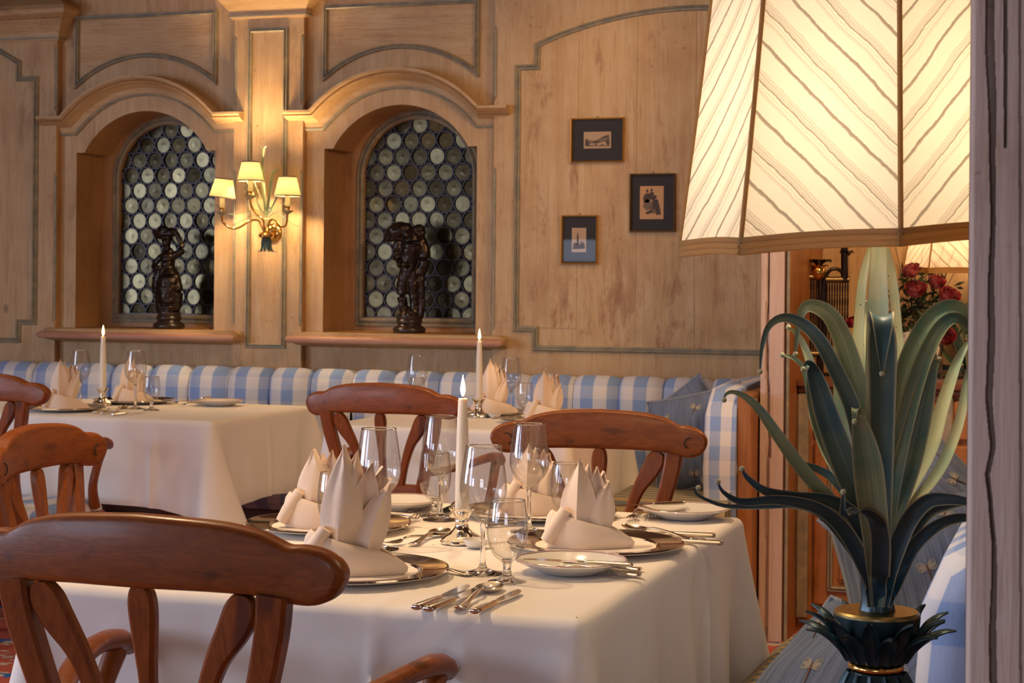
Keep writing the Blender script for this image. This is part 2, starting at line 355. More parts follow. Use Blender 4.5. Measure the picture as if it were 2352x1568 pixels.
def obj(name, mb, m, parent=None, smooth=35, loc=None, rot=None, mods=None):
    me = bpy.data.meshes.new(name); me.from_pydata(mb.v, [], mb.f)
    if mb.uv:
        ul = me.uv_layers.new(name='UVMap')
        for i, p in enumerate(me.polygons):
            if i in mb.uv:
                for k, li in enumerate(p.loop_indices): ul.data[li].uv = mb.uv[i][k]
    if smooth:
        me.shade_smooth()
        me.set_sharp_from_angle(angle=R(smooth))
    me.materials.append(MATS[m] if m in MATS else M[m])
    o = bpy.data.objects.new(name, me); C.objects.link(o)
    if parent: o.parent = parent
    if loc is not None: o.location = loc
    if rot is not None: o.rotation_euler = rot
    return o
def tag(o, label, cat, group=None):
    o['label'] = label; o['category'] = cat
    if group: o['group'] = group
    return o
def thing(name, label, cat, loc=(0, 0, 0), rotz=0, group=None):
    o = bpy.data.objects.new(name, None); C.objects.link(o); o.empty_display_size = .05
    o.location = loc; o.rotation_euler = (0, 0, rotz); tag(o, label, cat, group); return o
def struct(name, mb, m, parent=None, smooth=35):
    o = obj(name, mb, m, parent, smooth)
    if not parent: o['kind'] = 'structure'
    return o
def sempty(name):
    o = bpy.data.objects.new(name, None); C.objects.link(o); o['kind'] = 'structure'; return o
def dup(root, loc=None, rotz=None, label=None, group=None, scale=None):
    r = root.copy(); C.objects.link(r)
    if loc is not None: r.location = loc
    if rotz is not None: r.rotation_euler = (0, 0, rotz)
    if label: r['label'] = label
    if group: r['group'] = group
    for ch in list(root.children):
        c2 = ch.copy(); C.objects.link(c2); c2.parent = r
        for g in ch.children:
            d = g.copy(); C.objects.link(d); d.parent = c2
    return r
def lerp(a, b, t): return a+(b-a)*t
def spline(pts, n):
    """Catmull-Rom through tuples of any size"""
    P_ = [pts[0]]+list(pts)+[pts[-1]]; out = []; m = len(pts)-1
    for k in range(n+1):
        u = k/n*m; i = min(int(u), m-1); t = u-i
        a, b, c_, d = P_[i], P_[i+1], P_[i+2], P_[i+3]
        out.append(tuple(.5*((2*q1)+(-q0+q2)*t+(2*q0-5*q1+4*q2-q3)*t*t+(-q0+3*q1-3*q2+q3)*t**3) for q0, q1, q2, q3 in zip(a, b, c_, d)))
    return out
def sweep(path, prof, y0, closed=False, mb=None, endcap=True):
    """sweep a profile along a path in the XZ plane. prof = [(offset across, stand-out towards -Y)]"""
    mb = mb or MB(); n = len(path); rs = []
    P2 = [Vector(p) for p in path]
    for i in range(n):
        a = P2[i-1] if (i > 0 or closed) else None; b = P2[(i+1) % n] if (i < n-1 or closed) else None; p = P2[i]
        d1 = (p-a).normalized() if a is not None else None; d2 = (b-p).normalized() if b is not None else None
        if d1 is None: d1 = d2
        if d2 is None: d2 = d1
        n1 = Vector((-d1.y, d1.x)); n2 = Vector((-d2.y, d2.x)); nn = (n1+n2)
        if nn.length < 1e-6: nn = n1
        nn.normalize(); k = 1/max(.35, nn.dot(n1))
        rs.append([(p.x+nn.x*o*k, y0-h, p.y+nn.y*o*k) for o, h in prof])
    mb.rings(rs, cap=(endcap and not closed), closed=True, wrap=closed); return mb
# ================================================================ THE ROOM
YB, YP = 7.0, 6.96                                    # face of the window bays, face of the pilasters
b = MB(); b.box(-7.6, 2.6, -4.1, 7.9, -.06, 0); struct('floor', b, 'carpet')
b = MB(); b.box(-7.6, 2.6, -4.1, 7.9, 2.72, 2.8); struct('ceiling', b, 'ceil')
# left wall and front wall: cream plaster with daylit window openings (lights stand outside them)
def wall_with_windows(name, along, fixed, a0, a1, wins, z0=.75, z1=2.45, th=.15):
    b = MB(); xs = sorted([a0, a1]+[q for w_ in wins for q in w_])
    def bx(p, q, z, zz):
        if along == 'Y': b.box(fixed-th, fixed, p, q, z, zz)
        else: b.box(p, q, fixed-th, fixed, z, zz)
    for i in range(len(xs)-1):
        p, q = xs[i], xs[i+1]
        if (p, q) in wins: bx(p, q, 0, z0); bx(p, q, z1, 2.72)
        else: bx(p, q, 0, 2.72)
    o = struct(name, b, 'cream')
    f = MB()
    for p, q in wins:
        for k in range(4):
            t = lerp(p, q, k/3); (f.box(fixed-.09, fixed-.04, t-.025, t+.025, z0, z1) if along == 'Y' else f.box(t-.025, t+.025, fixed-.09, fixed-.04, z0, z1))
        for z in (z0+.03, (z0+z1)/2+.2, z1-.03):
            (f.box(fixed-.09, fixed-.04, p, q, z-.025, z+.025) if along == 'Y' else f.box(p, q, fixed-.09, fixed-.04, z-.025, z+.025))
    obj('window_frame', f, 'ceil', o)
wall_with_windows('wall_left', 'Y', -7.0, -4.1, 7.9, [(-3.8, -1.4), (-.2, 2.6)])
wall_with_windows('wall_front', 'X', -3.6, -7.0, 2.6, [(-6.4, -4.6), (-.8, 1.4)], .75, 1.75)
b = MB(); b.box(2.4, 2.55, -4.1, 7.9, 0, 2.72); struct('wall_right', b, 'cream')
wb = sempty('wall_back')
# ---- window bays with arched niches
SPR, HW, HA, RISE = 1.80, .345, .305, .18
def arc_niche(x):
    rad = (HA**2+RISE**2)/(2*RISE); return SPR+math.sqrt(max(0, rad*rad-x*x))-(rad-RISE)
def niche_outline(cx):
    pts = [(cx-HW, 1.02), (cx-HW, SPR), (cx-HA, SPR)]
    pts += [(cx+HA*math.sin(PI/2*t/14), arc_niche(HA*math.sin(PI/2*t/14))) for t in range(-13, 14)]
    return pts+[(cx+HA, SPR), (cx+HW, SPR), (cx+HW, 1.02)]
GHW, GSP, GB = .25, 1.69, 1.078
def glass_outline(cx, g=0.):
    r = GHW+g
    return [(cx-r, GB-g), (cx-r, GSP)]+[(cx-r*math.cos(PI*t/28), GSP+r*math.sin(PI*t/28)) for t in range(1, 28)]+[(cx+r, GSP), (cx+r, GB-g)]
def holed(x0, x1, z0, z1, out, y):
    """flat wall face with a hole whose outline runs bottom left, up, over and down to bottom right"""
    b = MB(); zb = out[0][1]
    fac = lambda q: b.add([(q[0][0], y, q[0][1]), (q[1][0], y, q[1][1]), (q[2][0], y, q[2][1]), (q[3][0], y, q[3][1])], [(0, 1, 2, 3)])
    fac([(x0, z0), (x1, z0), (x1, zb), (x0, zb)])
    fac([(x0, zb), (out[0][0], zb), (out[0][0], z1), (x0, z1)])
    for p, q in zip(out[:-1], out[1:]):
        if q[0]-p[0] > 1e-6: fac([(p[0], p[1]), (q[0], q[1]), (q[0], z1), (p[0], z1)])
    fac([(out[-1][0], zb), (x1, zb), (x1, z1), (out[-1][0], z1)])
    return b
BEAD = [(-.010, 0), (-.010, .008), (-.008, .014), (-.005, .016), (-.002, .013), (-.0005, .006), (.0015, .006), (.003, .011), (.006, .012), (.009, .008), (.010, 0)]
def arcpts(x0, z0, x1, z1, rise, n=18):
    c_ = math.hypot(x1-x0, z1-z0)/2; rad = (c_*c_+rise*rise)/(2*rise); out = []
    for i in range(n+1):
        t = 2*i/n-1; h = math.sqrt(max(0, rad*rad-(c_*t)**2))-(rad-rise); out.append((lerp(x0, x1, i/n), lerp(z0, z1, i/n)+h))
    return out
def lattice(lead, cx, y):
    for j in range(14):
        for i in range(-5, 6): pass
def make_bay(n, x0, x1, cx):
    bay = obj('bay_face', holed(x0, x1, 0, 2.72, niche_outline(cx), YB), 'wall', wb, 0)
    out = niche_outline(cx)
    b = MB(); b.grid([[(p[0], YB, p[1]) for p in out], [(p[0], YB+.24, p[1]) for p in out]]); b.box(cx-HW, cx+HW, YB, YB+.24, 1.0, 1.02)
    obj('niche_reveal', b, 'reveal', wb, 30)
    win = sempty('window_%d' % n)
    b = holed(cx-.42, cx+.42, .98, 2.1, glass_outline(cx), YB+.22)
    g = glass_outline(cx); b.grid([[(p[0], YB+.22, p[1]) for p in g], [(p[0], YB+.25, p[1]) for p in g]])
    obj('frame_board', b, 'reveal', win, 30)
    obj('frame_bead', sweep(glass_outline(cx, .022), [(-.02, 0), (-.02, .008), (-.012, .016), (-.004, .012), (0, .004), (.006, .010), (.014, .006), (.016, 0)], YB+.22, closed=True), 'moss', win, 40)
    b = MB(); b.box(cx-.4, cx+.4, YB+.28, YB+.30, .98, 2.1); obj('dark_backing', b, 'dark', win, 0)  # black sheet stands in for the darkness of the room behind
    lead = MB(); dots = MB(); S = .0795; k = 0; y = YB+.235
    inside = lambda x, z, m: (abs(x-cx) < GHW+m and GB-m < z < GSP) or math.hypot(x-cx, max(0, z-GSP)) < GHW+m and z > GB-m
    for j in range(14):
        z = GB+.012+j*S*.866
        for i in range(-4, 5):
            x = cx+(i+(.5 if j % 2 else 0))*S
            if not inside(x, z, .030): continue
            o = panes[0] if False else None
            me = pane_meshes[k % len(pane_meshes)]; o = bpy.data.objects.new('pane', me); C.objects.link(o); o.parent = win
            o.location = (x, y, z); o.rotation_euler = (R(random.uniform(-4, 4)), random.uniform(0, 6.28), R(random.uniform(-4, 4))); k += 1
            ring = [(x+r_*math.cos(a), y-d_, z+r_*math.sin(a)) for a in (2*PI*q/20 for q in range(20)) for r_, d_ in ((.0335, .002), (.0360, .009), (.0398, .009), (.0410, .002))]
            vs = ring; fs = []
            for q in range(20):
                a_, c_ = q*4, ((q+1) % 20)*4
                for e in range(3): fs.append((a_+e, a_+e+1, c_+e+1, c_+e))
            lead.add(vs, fs)
            for a in (0, PI/3, 2*PI/3):
                dx, dz = S/2*math.cos(a), S/2*math.sin(a); dots.merge(ball((x+dx, y-.009, z+dz), .0046, 6, 4))
            for a in (PI/2, -PI/2):     # small triangles of glass between the rounds are held in lead
                dz = S*.577*(1 if a > 0 else -1); lead.merge(ball((x, y-.002, z+dz), .006, 5, 3))
    lead.box(cx-GHW-.01, cx+GHW+.01, y-.012, y, GB-.006, GB+.005)
    lo = obj('lead_came', lead, 'lead', win, 40); lo['kind'] = 'stuff'
    do = obj('solder_joint', dots, 'lead', win, 40); do['kind'] = 'stuff'
    # arched cornice with shoulders and returned ends
    sh = 1.945
    path = [(cx-.50, sh-.005), (cx-.372, sh-.005)]+arcpts(cx-.365, sh, cx+.365, sh, .165, 22)[1:-1]+[(cx+.372, sh-.005), (cx+.50, sh-.005)]
    prof = [(-.058, 0), (-.058, .012), (-.046, .016), (-.030, .022), (-.018, .045), (-.012, .062), (-.010, .070), (.002, .082), (.008, .094), (.018, .094), (.022, .060), (.022, 0)]
    co = obj('cornice', sweep(path, prof, YB), 'wallh', wb, 30)
    obj('cornice_line', sweep(path, [(-.064, 0), (-.064, .010), (-.058, .016), (-.054, .018), (-.052, 0)], YB), 'moss', co, 40)
    bd = MB(); L = 0; st = .0085
    for p, q in zip(path[:-1], path[1:]):
        d = math.hypot(q[0]-p[0], q[1]-p[1])
        while L < d:
            t = L/d; nx, nz = -(q[1]-p[1])/d, (q[0]-p[0])/d
            bd.merge(ball((lerp(p[0], q[0], t)-nx*.002, YB-.081, lerp(p[1], q[1], t)-nz*.002), .0048, 6, 4)); L += st
        L -= d
    o = obj('bead_row', bd, 'reveal', co, 60); o['kind'] = 'stuff'
    # spandrel panel above
    pp = [(cx-.343, 2.103), (cx-.343, 2.402), (cx+.343, 2.402), (cx+.343, 2.103)]
    full = pp+arcpts(cx+.343, 2.103, cx-.343, 2.103, .12, 18)[1:-1]
    full = [(p[0], p[1] if i < 4 else p[1]) for i, p in enumerate(full)]
    a = arcpts(cx-.343, 2.103, cx+.343, 2.103, .122, 18)
    full = pp+list(reversed(a))[1:-1]
    po = obj('spandrel_panel', MB().prism([(p[0], p[1]) for p in [(cx-.343, 2.103)]+a[1:-1]+[(cx+.343, 2.103), (cx+.343, 2.402), (cx-.343, 2.402)]], YB-.003, YB+.001), 'wallh', wb, 0)
    obj('panel_moulding', sweep(full, BEAD, YB-.003, closed=True), 'moss', po, 40)
    # sill
    x0s, x1s = cx-.455, cx+.50
    prof = [(YB+.0, 1.018), (YB-.10, 1.018), (YB-.112, 1.014), (YB-.112, 1.006), (YB-.118, 1.004), (YB-.130, .996), (YB-.132, .986), (YB-.124, .976), (YB-.10, .972), (YB-.09, .966), (YB-.06, .962), (YB, .955)]
    sl = MB(); rs = []
    for x, k_ in ((x0s, .5), (x0s+.012, .9), (x0s+.03, 1), (x1s-.03, 1), (x1s-.012, .9), (x1s, .5)):
        rs.append([(x, YB-(YB-py)*(1 if k_ == 1 else (.93 if k_ == .9 else .8)), .986+(pz-.986)*(1 if k_ == 1 else k_)) for py, pz in prof])
    sl.rings(rs, cap=True); so = obj('window_sill', sl, 'wallh', win, 35)
    rr = MB(); rr.tube([(x0s-.004, YB-.124, .988), (x0s+.01, YB-.126, .988), (x1s-.01, YB-.126, .988), (x1s+.004, YB-.124, .988)], [.010, .0155, .0155, .010], 12)
    obj('rounded_sill_edge', rr, 'pinkrail', so, 60)
pane_meshes = []
for k in range(5):
    b = MB(); rr_ = random.Random(k)
    b.lathe([(.0375, 0), (.033, -.00003), (.026, -.00006), (.017, -.0001), (.008, -.0002), (.003, -.0004), (.0001, -.0005)], 24)
    b.v = [(x, z+rr_.uniform(-.00004, .00004), y) for x, y, z in b.v]
    me = bpy.data.meshes.new('pane'); me.from_pydata(b.v, [], [tuple(reversed(f)) for f in b.f]); me.shade_smooth(); me.materials.append(M['pane']); pane_meshes.append(me)
make_bay(1, -4.41, -3.53, -3.985)
make_bay(2, -3.205, -2.35, -2.777)
# ---- proud sections: pilasters and the big panelled sections
def pilaster(x0, x1, lab='pilaster', grooves=(True, True), ztop=2.72):
    b = MB(); c_ = .012
    b.rings([[(x, y, z) for x, y in ((x0, YB+.01), (x0, YP+c_*(gl)), (x0+c_*gl, YP), (x1-c_*gr, YP), (x1, YP+c_*gr), (x1, YB+.01))] for z, gl, gr in
             [(0, 0, 0), (1.03, 0, 0), (1.045, grooves[0], grooves[1]), (1.70, grooves[0], grooves[1]), (1.715, 0, 0), (1.98, 0, 0), (1.995, grooves[0], grooves[1]), (2.28, grooves[0], grooves[1]), (2.295, 0, 0), (ztop, 0, 0)]])
    o = obj(lab, b, 'wall', wb, 20)
    if grooves[1]: obj('side_edge', MB().box(x1-.010, x1+.001, YP+.0145, YB, 0, ztop), 'reveal', o, 0)
    for gi, x, s_ in ((0, x0, 1), (1, x1, -1)):
        if grooves[gi]:
            for za, zb in ((1.05, 1.695), (2.0, 2.275)):
                g = MB(); g.tube([(x+s_*.004, YP+.004, za), (x+s_*.004, YP+.004, zb)], .0065, 8); obj('edge_bead', g, 'moss', o, 60)
    return o
pl = pilaster(-3.53, -3.205)
q = [(-3.455, .955), (-3.455, 2.31), (-3.285, 2.31), (-3.285, .955)]
b = MB(); b.box(-3.448, -3.292, YP-.001, YP+.005, .962, 2.303); obj('long_panel', b, 'wall', pl, 0)
obj('panel_moulding', sweep(q, BEAD, YP, closed=True), 'moss', pl, 40)
lp = pilaster(-7.0, -4.41, 'left_section', (False, True))
pts = [(-5.4, 2.29), (-5.0, 2.31), (-4.85, 2.30), (-4.706, 2.262), (-4.603, 2.205), (-4.603, 2.133), (-4.512, 2.133), (-4.512, 1.039), (-4.594, 1.039), (-4.594, .957), (-5.4, .957)]
obj('panel_moulding', sweep(pts, [(a*1.15, h) for a, h in BEAD], YP), 'moss', lp, 40)
rp = pilaster(-2.345, 2.4, 'right_section', (True, False))
pts = list(reversed([(-.9, 2.12)]+[(-.9, 2.2)]+list(reversed(arcpts(-2.157, 2.205, -.9, 2.205, .125, 26)))[1:-1]+[(-2.157, 2.205), (-2.157, 2.114), (-2.240, 2.114), (-2.240, 1.047), (-2.157, 1.047), (-2.157, .969), (-.9, .969)]))
obj('panel_moulding', sweep(pts, [(-a*1.15, h) for a, h in reversed(BEAD)], YP), 'moss', rp, 40)
xs = [-2.235, -1.985, -1.74, -1.50, -1.25, -1.09]      # boards of the big panel, hairline joints between them
for i in range(5):
    b = MB(); xa, xb = xs[i]+.0003, xs[i+1]-.0003; zt = 2.10 if i == 0 else 2.19
    top = [(x, min(zt+.4, 2.205+math.sqrt(max(0, 1.640**2-(x+1.5285)**2))-(1.640-.125)-.006)) if x > -2.150 else (x, 2.108) for x in [lerp(xb, xa, k/8) for k in range(9)]]
    b.prism([(xa, 1.052 if i == 0 else .975), (xb, 1.052 if i == 0 else .975)]+top, YP-.0035, YP+.001, .0012)
    obj('board', b, 'wallworn', rp, 0)
# capitals over the pilasters
def capital(x0, x1, z0=2.385):
    prof = [(0, 0), (.010, .0), (.014, .012), (.018, .016), (.020, .035), (.040, .060), (.055, .078), (.060, .085), (.062, .098), (.085, .112), (.092, .130), (.080, .150), (.0, .20), (.0, .32)]
    b = MB(); b.rings([[(x, y, z) for x, y in ((x0-o, YB), (x0-o, YP-o), (x1+o, YP-o), (x1+o, YB))] for o, z in [(p[0], z0+p[1]) for p in prof]], closed=False)
    o = obj('capital', b, 'wallh', wb, 25)
    l = MB(); l.box(x0-.022, x1+.022, YP-.022, YB, z0+.008, z0+.016); obj('capital_line', l, 'moss', o, 0)
    bb = MB(); k = x0-.06
    while k < x1+.06: bb.merge(ball((k, YP-.066, z0+.092), .0045, 6, 4)); k += .011
    s_ = obj('bead_row', bb, 'wallh', o, 60); s_['kind'] = 'stuff'
capital(-3.53, -3.205, 2.36); capital(-5.6, -4.41, 2.30)
b = MB(); b.box(-7, 2.4, YB-.07, YB+.02, 2.50, 2.72, .02); tr1 = struct('trim_1', b, 'wallh')
# ---- partition stub beside the corner bench, jamb towards the side room
part = sempty('wall_partition')
x0, y0 = -1.092, 6.16
g = []
for j in range(61):
    z = 2.72*j/60; row = []
    for i in range(17):
        x = lerp(x0, -1.012, i/16); c1 = -1.068+.004*math.sin(z*3)+.003*math.sin(z*11); wd = .0035*(.6+.5*math.sin(z*2.1+1))
        row.append((x, y0+(.02 if abs(x-c1) < wd+.0015 else 0), z))
    g.append(row)
b = MB(); b.grid(g); b.box(x0, -1.012, y0+.021, y0+.06, 0, 2.72); obj('weathered_post', b, 'post', part, 20)
b = MB(); b.box(x0, -1.012, y0+.06, YP, 0, 2.72); b.box(-1.012, -.995, y0+.02, YP, 0, 2.72); obj('jamb', b, 'orange', part, 0)
b = MB(); b.tube([(-1.000, y0+.015, 0), (-1.000, y0+.015, 2.7)], .007, 8); obj('jamb_bead', b, 'moss', part, 60)
# ---- great timber post close at the right edge
CRK = [(0, .022), (.85, .0246), (1.0, .0245), (1.035, .0215), (1.058, .018), (1.083, .0225), (1.124, .0197), (1.206, .0205), (1.33, .021), (1.49, .0164), (2.8, .018)]
def crk(z):
    for (a, p), (b_, q) in zip(CRK[:-1], CRK[1:]):
        if a <= z <= b_: return lerp(p, q, (z-a)/(b_-a))
    return .02
g = []; xa, xb = -.106, .20; yf = 1.65
for j in range(461):
    z = lerp(0, .75, j/20) if j < 20 else (lerp(.75, 1.55, (j-20)/420) if j < 440 else lerp(1.55, 2.72, (j-440)/20)); row = []
    for i in range(151):
        u = i/150; x = xa+.075*u/.85 if u < .85 else lerp(xa+.075, xb, (u-.85)/.15); dz = 0
        c1 = xa+crk(z)+.0005*math.sin(z*60)
        w1 = .0034+.0010*math.sin(z*4.0+.5)+.0006*math.sin(z*23)
        if abs(x-c1) < w1: dz = .028
        c2 = xa+.031+.004*math.sin(z*2.2); w2 = .0012*max(0, math.sin(z*3.1+2.2))+.0003
        if z > 1.35 and abs(x-c2) < w2+.0008: dz = .02
        c3 = xa+.045+.006*math.sin(z*1.7+1)
        if abs(x-c3) < .0009 and z < 2.4: dz = .006
        row.append((x, yf+dz+.0012*math.sin(x*60+z*1.5)+(.006*(1-min(1, (x-xa)/.006))**2), z))
    g.append(row)
b = MB(); b.grid(g); b.grid([[(xa, yf+.006, r_[0][2]) for r_ in (g[0], g[-1])], [(xa, 1.86, r_[0][2]) for r_ in (g[0], g[-1])]]); b.box(xa, xb, yf+.032, 1.86, 0, 2.72)
struct('wall_post_right', b, 'post', None, 20)
# ---- side room: sideboard, back wall is the same panelled wall
sb = thing('sideboard', 'honey-orange panelled wooden sideboard with green mouldings behind the large lamp', 'sideboard', (0, 0, 0))
SX0, SX1, SY0, SY1 = -.994, .5, 6.36, 6.93
b = MB(); b.box(SX0, SX1, SY0+.02, SY1, 0, .86); obj('carcass', b, 'orange', sb, 0)
b = MB(); b.box(SX0, SX1+.02, SY0-.03, SY1, .872, .90, .006); b.box(SX0, SX1+.01, SY0-.012, SY1, .852, .874, .006); obj('worktop', b, 'darkwood', sb, 30)
for i in range(3):
    xa = SX0+.06+i*.48; xb = xa+.42
    d = obj('drawer', MB().box(xa, xb, SY0, SY0+.025, .70, .835, .006), 'orange', sb, 0)
    obj('knob', ball(((xa+xb)/2, SY0-.014, .768), .013, 10, 7), 'goldark', d, 60)
    d = obj('door', MB().box(xa, xb, SY0, SY0+.025, .10, .68, .006), 'orange', sb, 0)
    obj('moulding', sweep([(xa+.06, .16), (xa+.06, .62), (xb-.06, .62), (xb-.06, .16)], BEAD, SY0, closed=True), 'moss', d, 40)
    obj('raised_field', MB().box(xa+.085, xb-.085, SY0-.008, SY0+.01, .185, .595, .012), 'orange', d, 0)
    obj('key_plate', MB().box(xb-.035, xb-.02, SY0-.004, SY0, .36, .42), 'wick', d, 0)
for x in (SX0+.02, SX0+.52):
    obj('stile', MB().box(x-.02, x+.02, SY0-.006, SY0+.02, .05, .85, .005), 'moss', sb, 30)
# ================================================================ BENCHES
def pad(w, h, d, nx=10, nz=12, pinch=0.):
    """one upholstered channel pad: bulging face, rounded top, drawn in at mid height"""
    b = MB(); rs = []
    prof = [(0, .12), (.0, .05), (.1, .0), (.3, -.02), (.5, 0), (.7, -.02), (.85, .02), (.95, .12), (1.0, .35), (1.03, .62), (1.02, 1.)]
    for t, yy in prof:
        row = []; k = 1-pinch*math.exp(-((t-.38)/.13)**2)
        for i in range(nx+1):
            u = 2*i/nx-1; e = (1-abs(u)**3.2); bul = .028*(1-u*u)+.03*(e-1)*-1*-1
            x = u*w/2*(1-.03*(abs(u) > .99))*k; z = t*h-(.012*(abs(u)**4) if t > .8 else 0)
            row.append((x, yy*d-.035*e+.03, z))
        rs.append(row)
    b.grid([list(r) for r in rs]); return b
bench = thing('corner_bench', 'long built-in bench along the wall with blue check channelled back', 'bench')
seams = [atY(px, 850, 6.80).x for px in (-130, -30, 65, 151, 245, 335, 425, 515, 611, 706, 801, 896, 1001, 1100, 1205, 1311, 1415, 1519, 1630, 1700)]
for a, c_ in zip(seams[:-1], seams[1:]):
    w_ = c_-a; p_ = pad(w_+.004, .383, .10, pinch=.13)
    p_.v = [(x+(a+c_)/2, y+6.80, z+.475) for x, y, z in p_.v]; obj('back_pad', p_, 'check', bench, 50)
b = MB(); b.box(-5.6, -1.10, 6.90, 6.955, .2, .845, .01); obj('back_board', b, 'darkwood', bench, 30)
b = MB()
rs = []
for x, k in ((-5.6, 1), (-1.30, 1), (-1.15, 1)):
    rs.append([(x, y, z) for y, z in ((6.84, .33), (6.42, .33), (6.388, .36), (6.382, .41), (6.392, .455), (6.43, .478), (6.6, .488), (6.84, .480))])
b.rings(rs, cap=True); obj('seat_cushion', b, 'checkseat', bench, 40)
b = MB(); b.box(-5.6, -1.12, 6.42, 6.80, .05, .33, .004); obj('plinth', b, 'darkwood', bench, 0)
for i in range(9):
    xa = -5.5+i*.5; obj('plinth_panel', MB().box(xa, xa+.44, 6.41, 6.422, .09, .29, .005), 'darkwood', bench, 0)
# side arm of the corner: seat in stripes, padded check arm with wooden outside
b = MB(); b.rings([[(x, y, z) for y, z in ((6.82, .36), (5.98, .36), (5.93, .40), (5.935, .455), (5.99, .492), (6.4, .505), (6.82, .49))] for x in (-1.585, -1.5, -1.3, -1.17)], cap=True)
obj('corner_seat_cushion', b, 'stripeY', bench, 40)
b = MB(); b.box(-1.58, -1.18, 6.0, 6.42, .05, .36, .004); obj('corner_plinth', b, 'darkwood', bench, 0)
b = MB(); rs = []
for x, q_ in ((-1.262, .0), (-1.268, .6), (-1.255, 1.), (-1.225, 1.03), (-1.19, 1.03), (-1.155, 1.)):
    zt = .80+.07*min(1, q_+.0); rs.append([(x, 6.10-.03*q_, .30), (x, 6.075-.045*q_, .60), (x, 6.10-.04*q_, zt-.06), (x, 6.16-.02*q_, zt), (x, 6.45, zt+.012), (x, 6.84, zt+.012), (x, 6.84, .30)])
b.rings(rs, cap=True); obj('padded_arm', b, 'checkend', bench, 60)
b = MB(); b.box(-1.155, -1.10, 6.06, 6.84, .0, .86, .006); obj('arm_panel', b, 'orange', bench, 0)
# bench along the right side of the near table
rb = thing('side_bench', 'near bench with tan and slate striped seat beside the near table', 'bench')
b = MB(); rs = []
for y, k in ((2.35, 1), (2.8, 1), (3.4, 1), (3.8, .985), (3.93, .93), (3.98, .8)):
    rs.append([(x, y, z) for x, z in ((-.16, .34), (-.60, .34), (-.635+.04*(1-k)*5, .37), (-.65+.05*(1-k)*5, .41), (-.64+.05*(1-k)*5, .455), (-.60+.04*(1-k)*5, .49*(.5+.5*k)+.0), (-.50, .502*(.4+.6*k)+.0), (-.3, .506*(.4+.6*k)), (-.16, .50*(.4+.6*k)))])
b.rings(rs, cap=True); obj('seat_cushion', b, 'stripeY', rb, 40)
b = MB(); b.box(-.60, -.16, 2.38, 3.94, .0, .345, .004); obj('plinth', b, 'orange', rb, 0)
b = MB(); rs = []
for y, k in ((2.50, .0), (2.505, .6), (2.53, .9), (2.58, 1.), (3.2, 1.), (3.98, 1.)):
    q_ = 1-k; rs.append([(x, y+dy*0, z) for x, z, dy in ((-.10, .35, 0), (-.205+.04*q_, .35, 0), (-.225+.05*q_, .50, 0), (-.235+.06*q_, .65, 0), (-.225+.06*q_, .78-.02*q_, 0), (-.195+.04*q_, .85-.05*q_, 0), (-.15, .875-.06*q_, 0), (-.10, .86-.06*q_, 0))])
b.rings(rs, cap=True); obj('padded_back', b, 'checkside', rb, 60)
b = MB(); b.box(-.10, -.04, 2.5, 4.0, 0, .87, .006); obj('back_board', b, 'orange', rb, 0)
# ================================================================ CHAIRS
def board_path(pts, n, th, yfn, ch=.005, roundend=(0, 0)):
    """a board sawn along a curve in the XZ plane; pts = (x, z, half width)"""
    q = spline(pts, n); rs = []
    for i, (x, z, hw) in enumerate(q):
        a = q[max(0, i-1)]; c_ = q[min(n, i+1)]; t = Vector((c_[0]-a[0], c_[1]-a[1])).normalized(); nn = Vector((t.y, -t.x))
        y = yfn(z); h = th/2; ring = []
        for o, yy in ((-hw+ch, -h), (hw-ch, -h), (hw, -h+ch), (hw, h-ch), (hw-ch, h), (-hw+ch, h), (-hw, h-ch), (-hw, -h+ch)):
            ring.append((x+nn.x*o, y+yy, z+nn.y*o))
        rs.append(ring)
    b = MB(); b.rings(rs, cap=True); return b
RAIL = [(0, .836), (.10, .836), (.165, .833), (.185, .829), (.205, .824), (.228, .824), (.248, .833), (.259, .850), (.261, .866), (.252, .881), (.234, .892), (.212, .897), (.194, .897), (.182, .902), (.155, .914), (.10, .924), (0, .929)]
def rail_outline():
    r = [tuple(p) for p in spline(RAIL, 52)]; l = [(-x, z) for x, z in reversed(r)][1:-1]
    return r+l
yb = lambda z: .075*max(0, (.9-z)/.45)**1.2
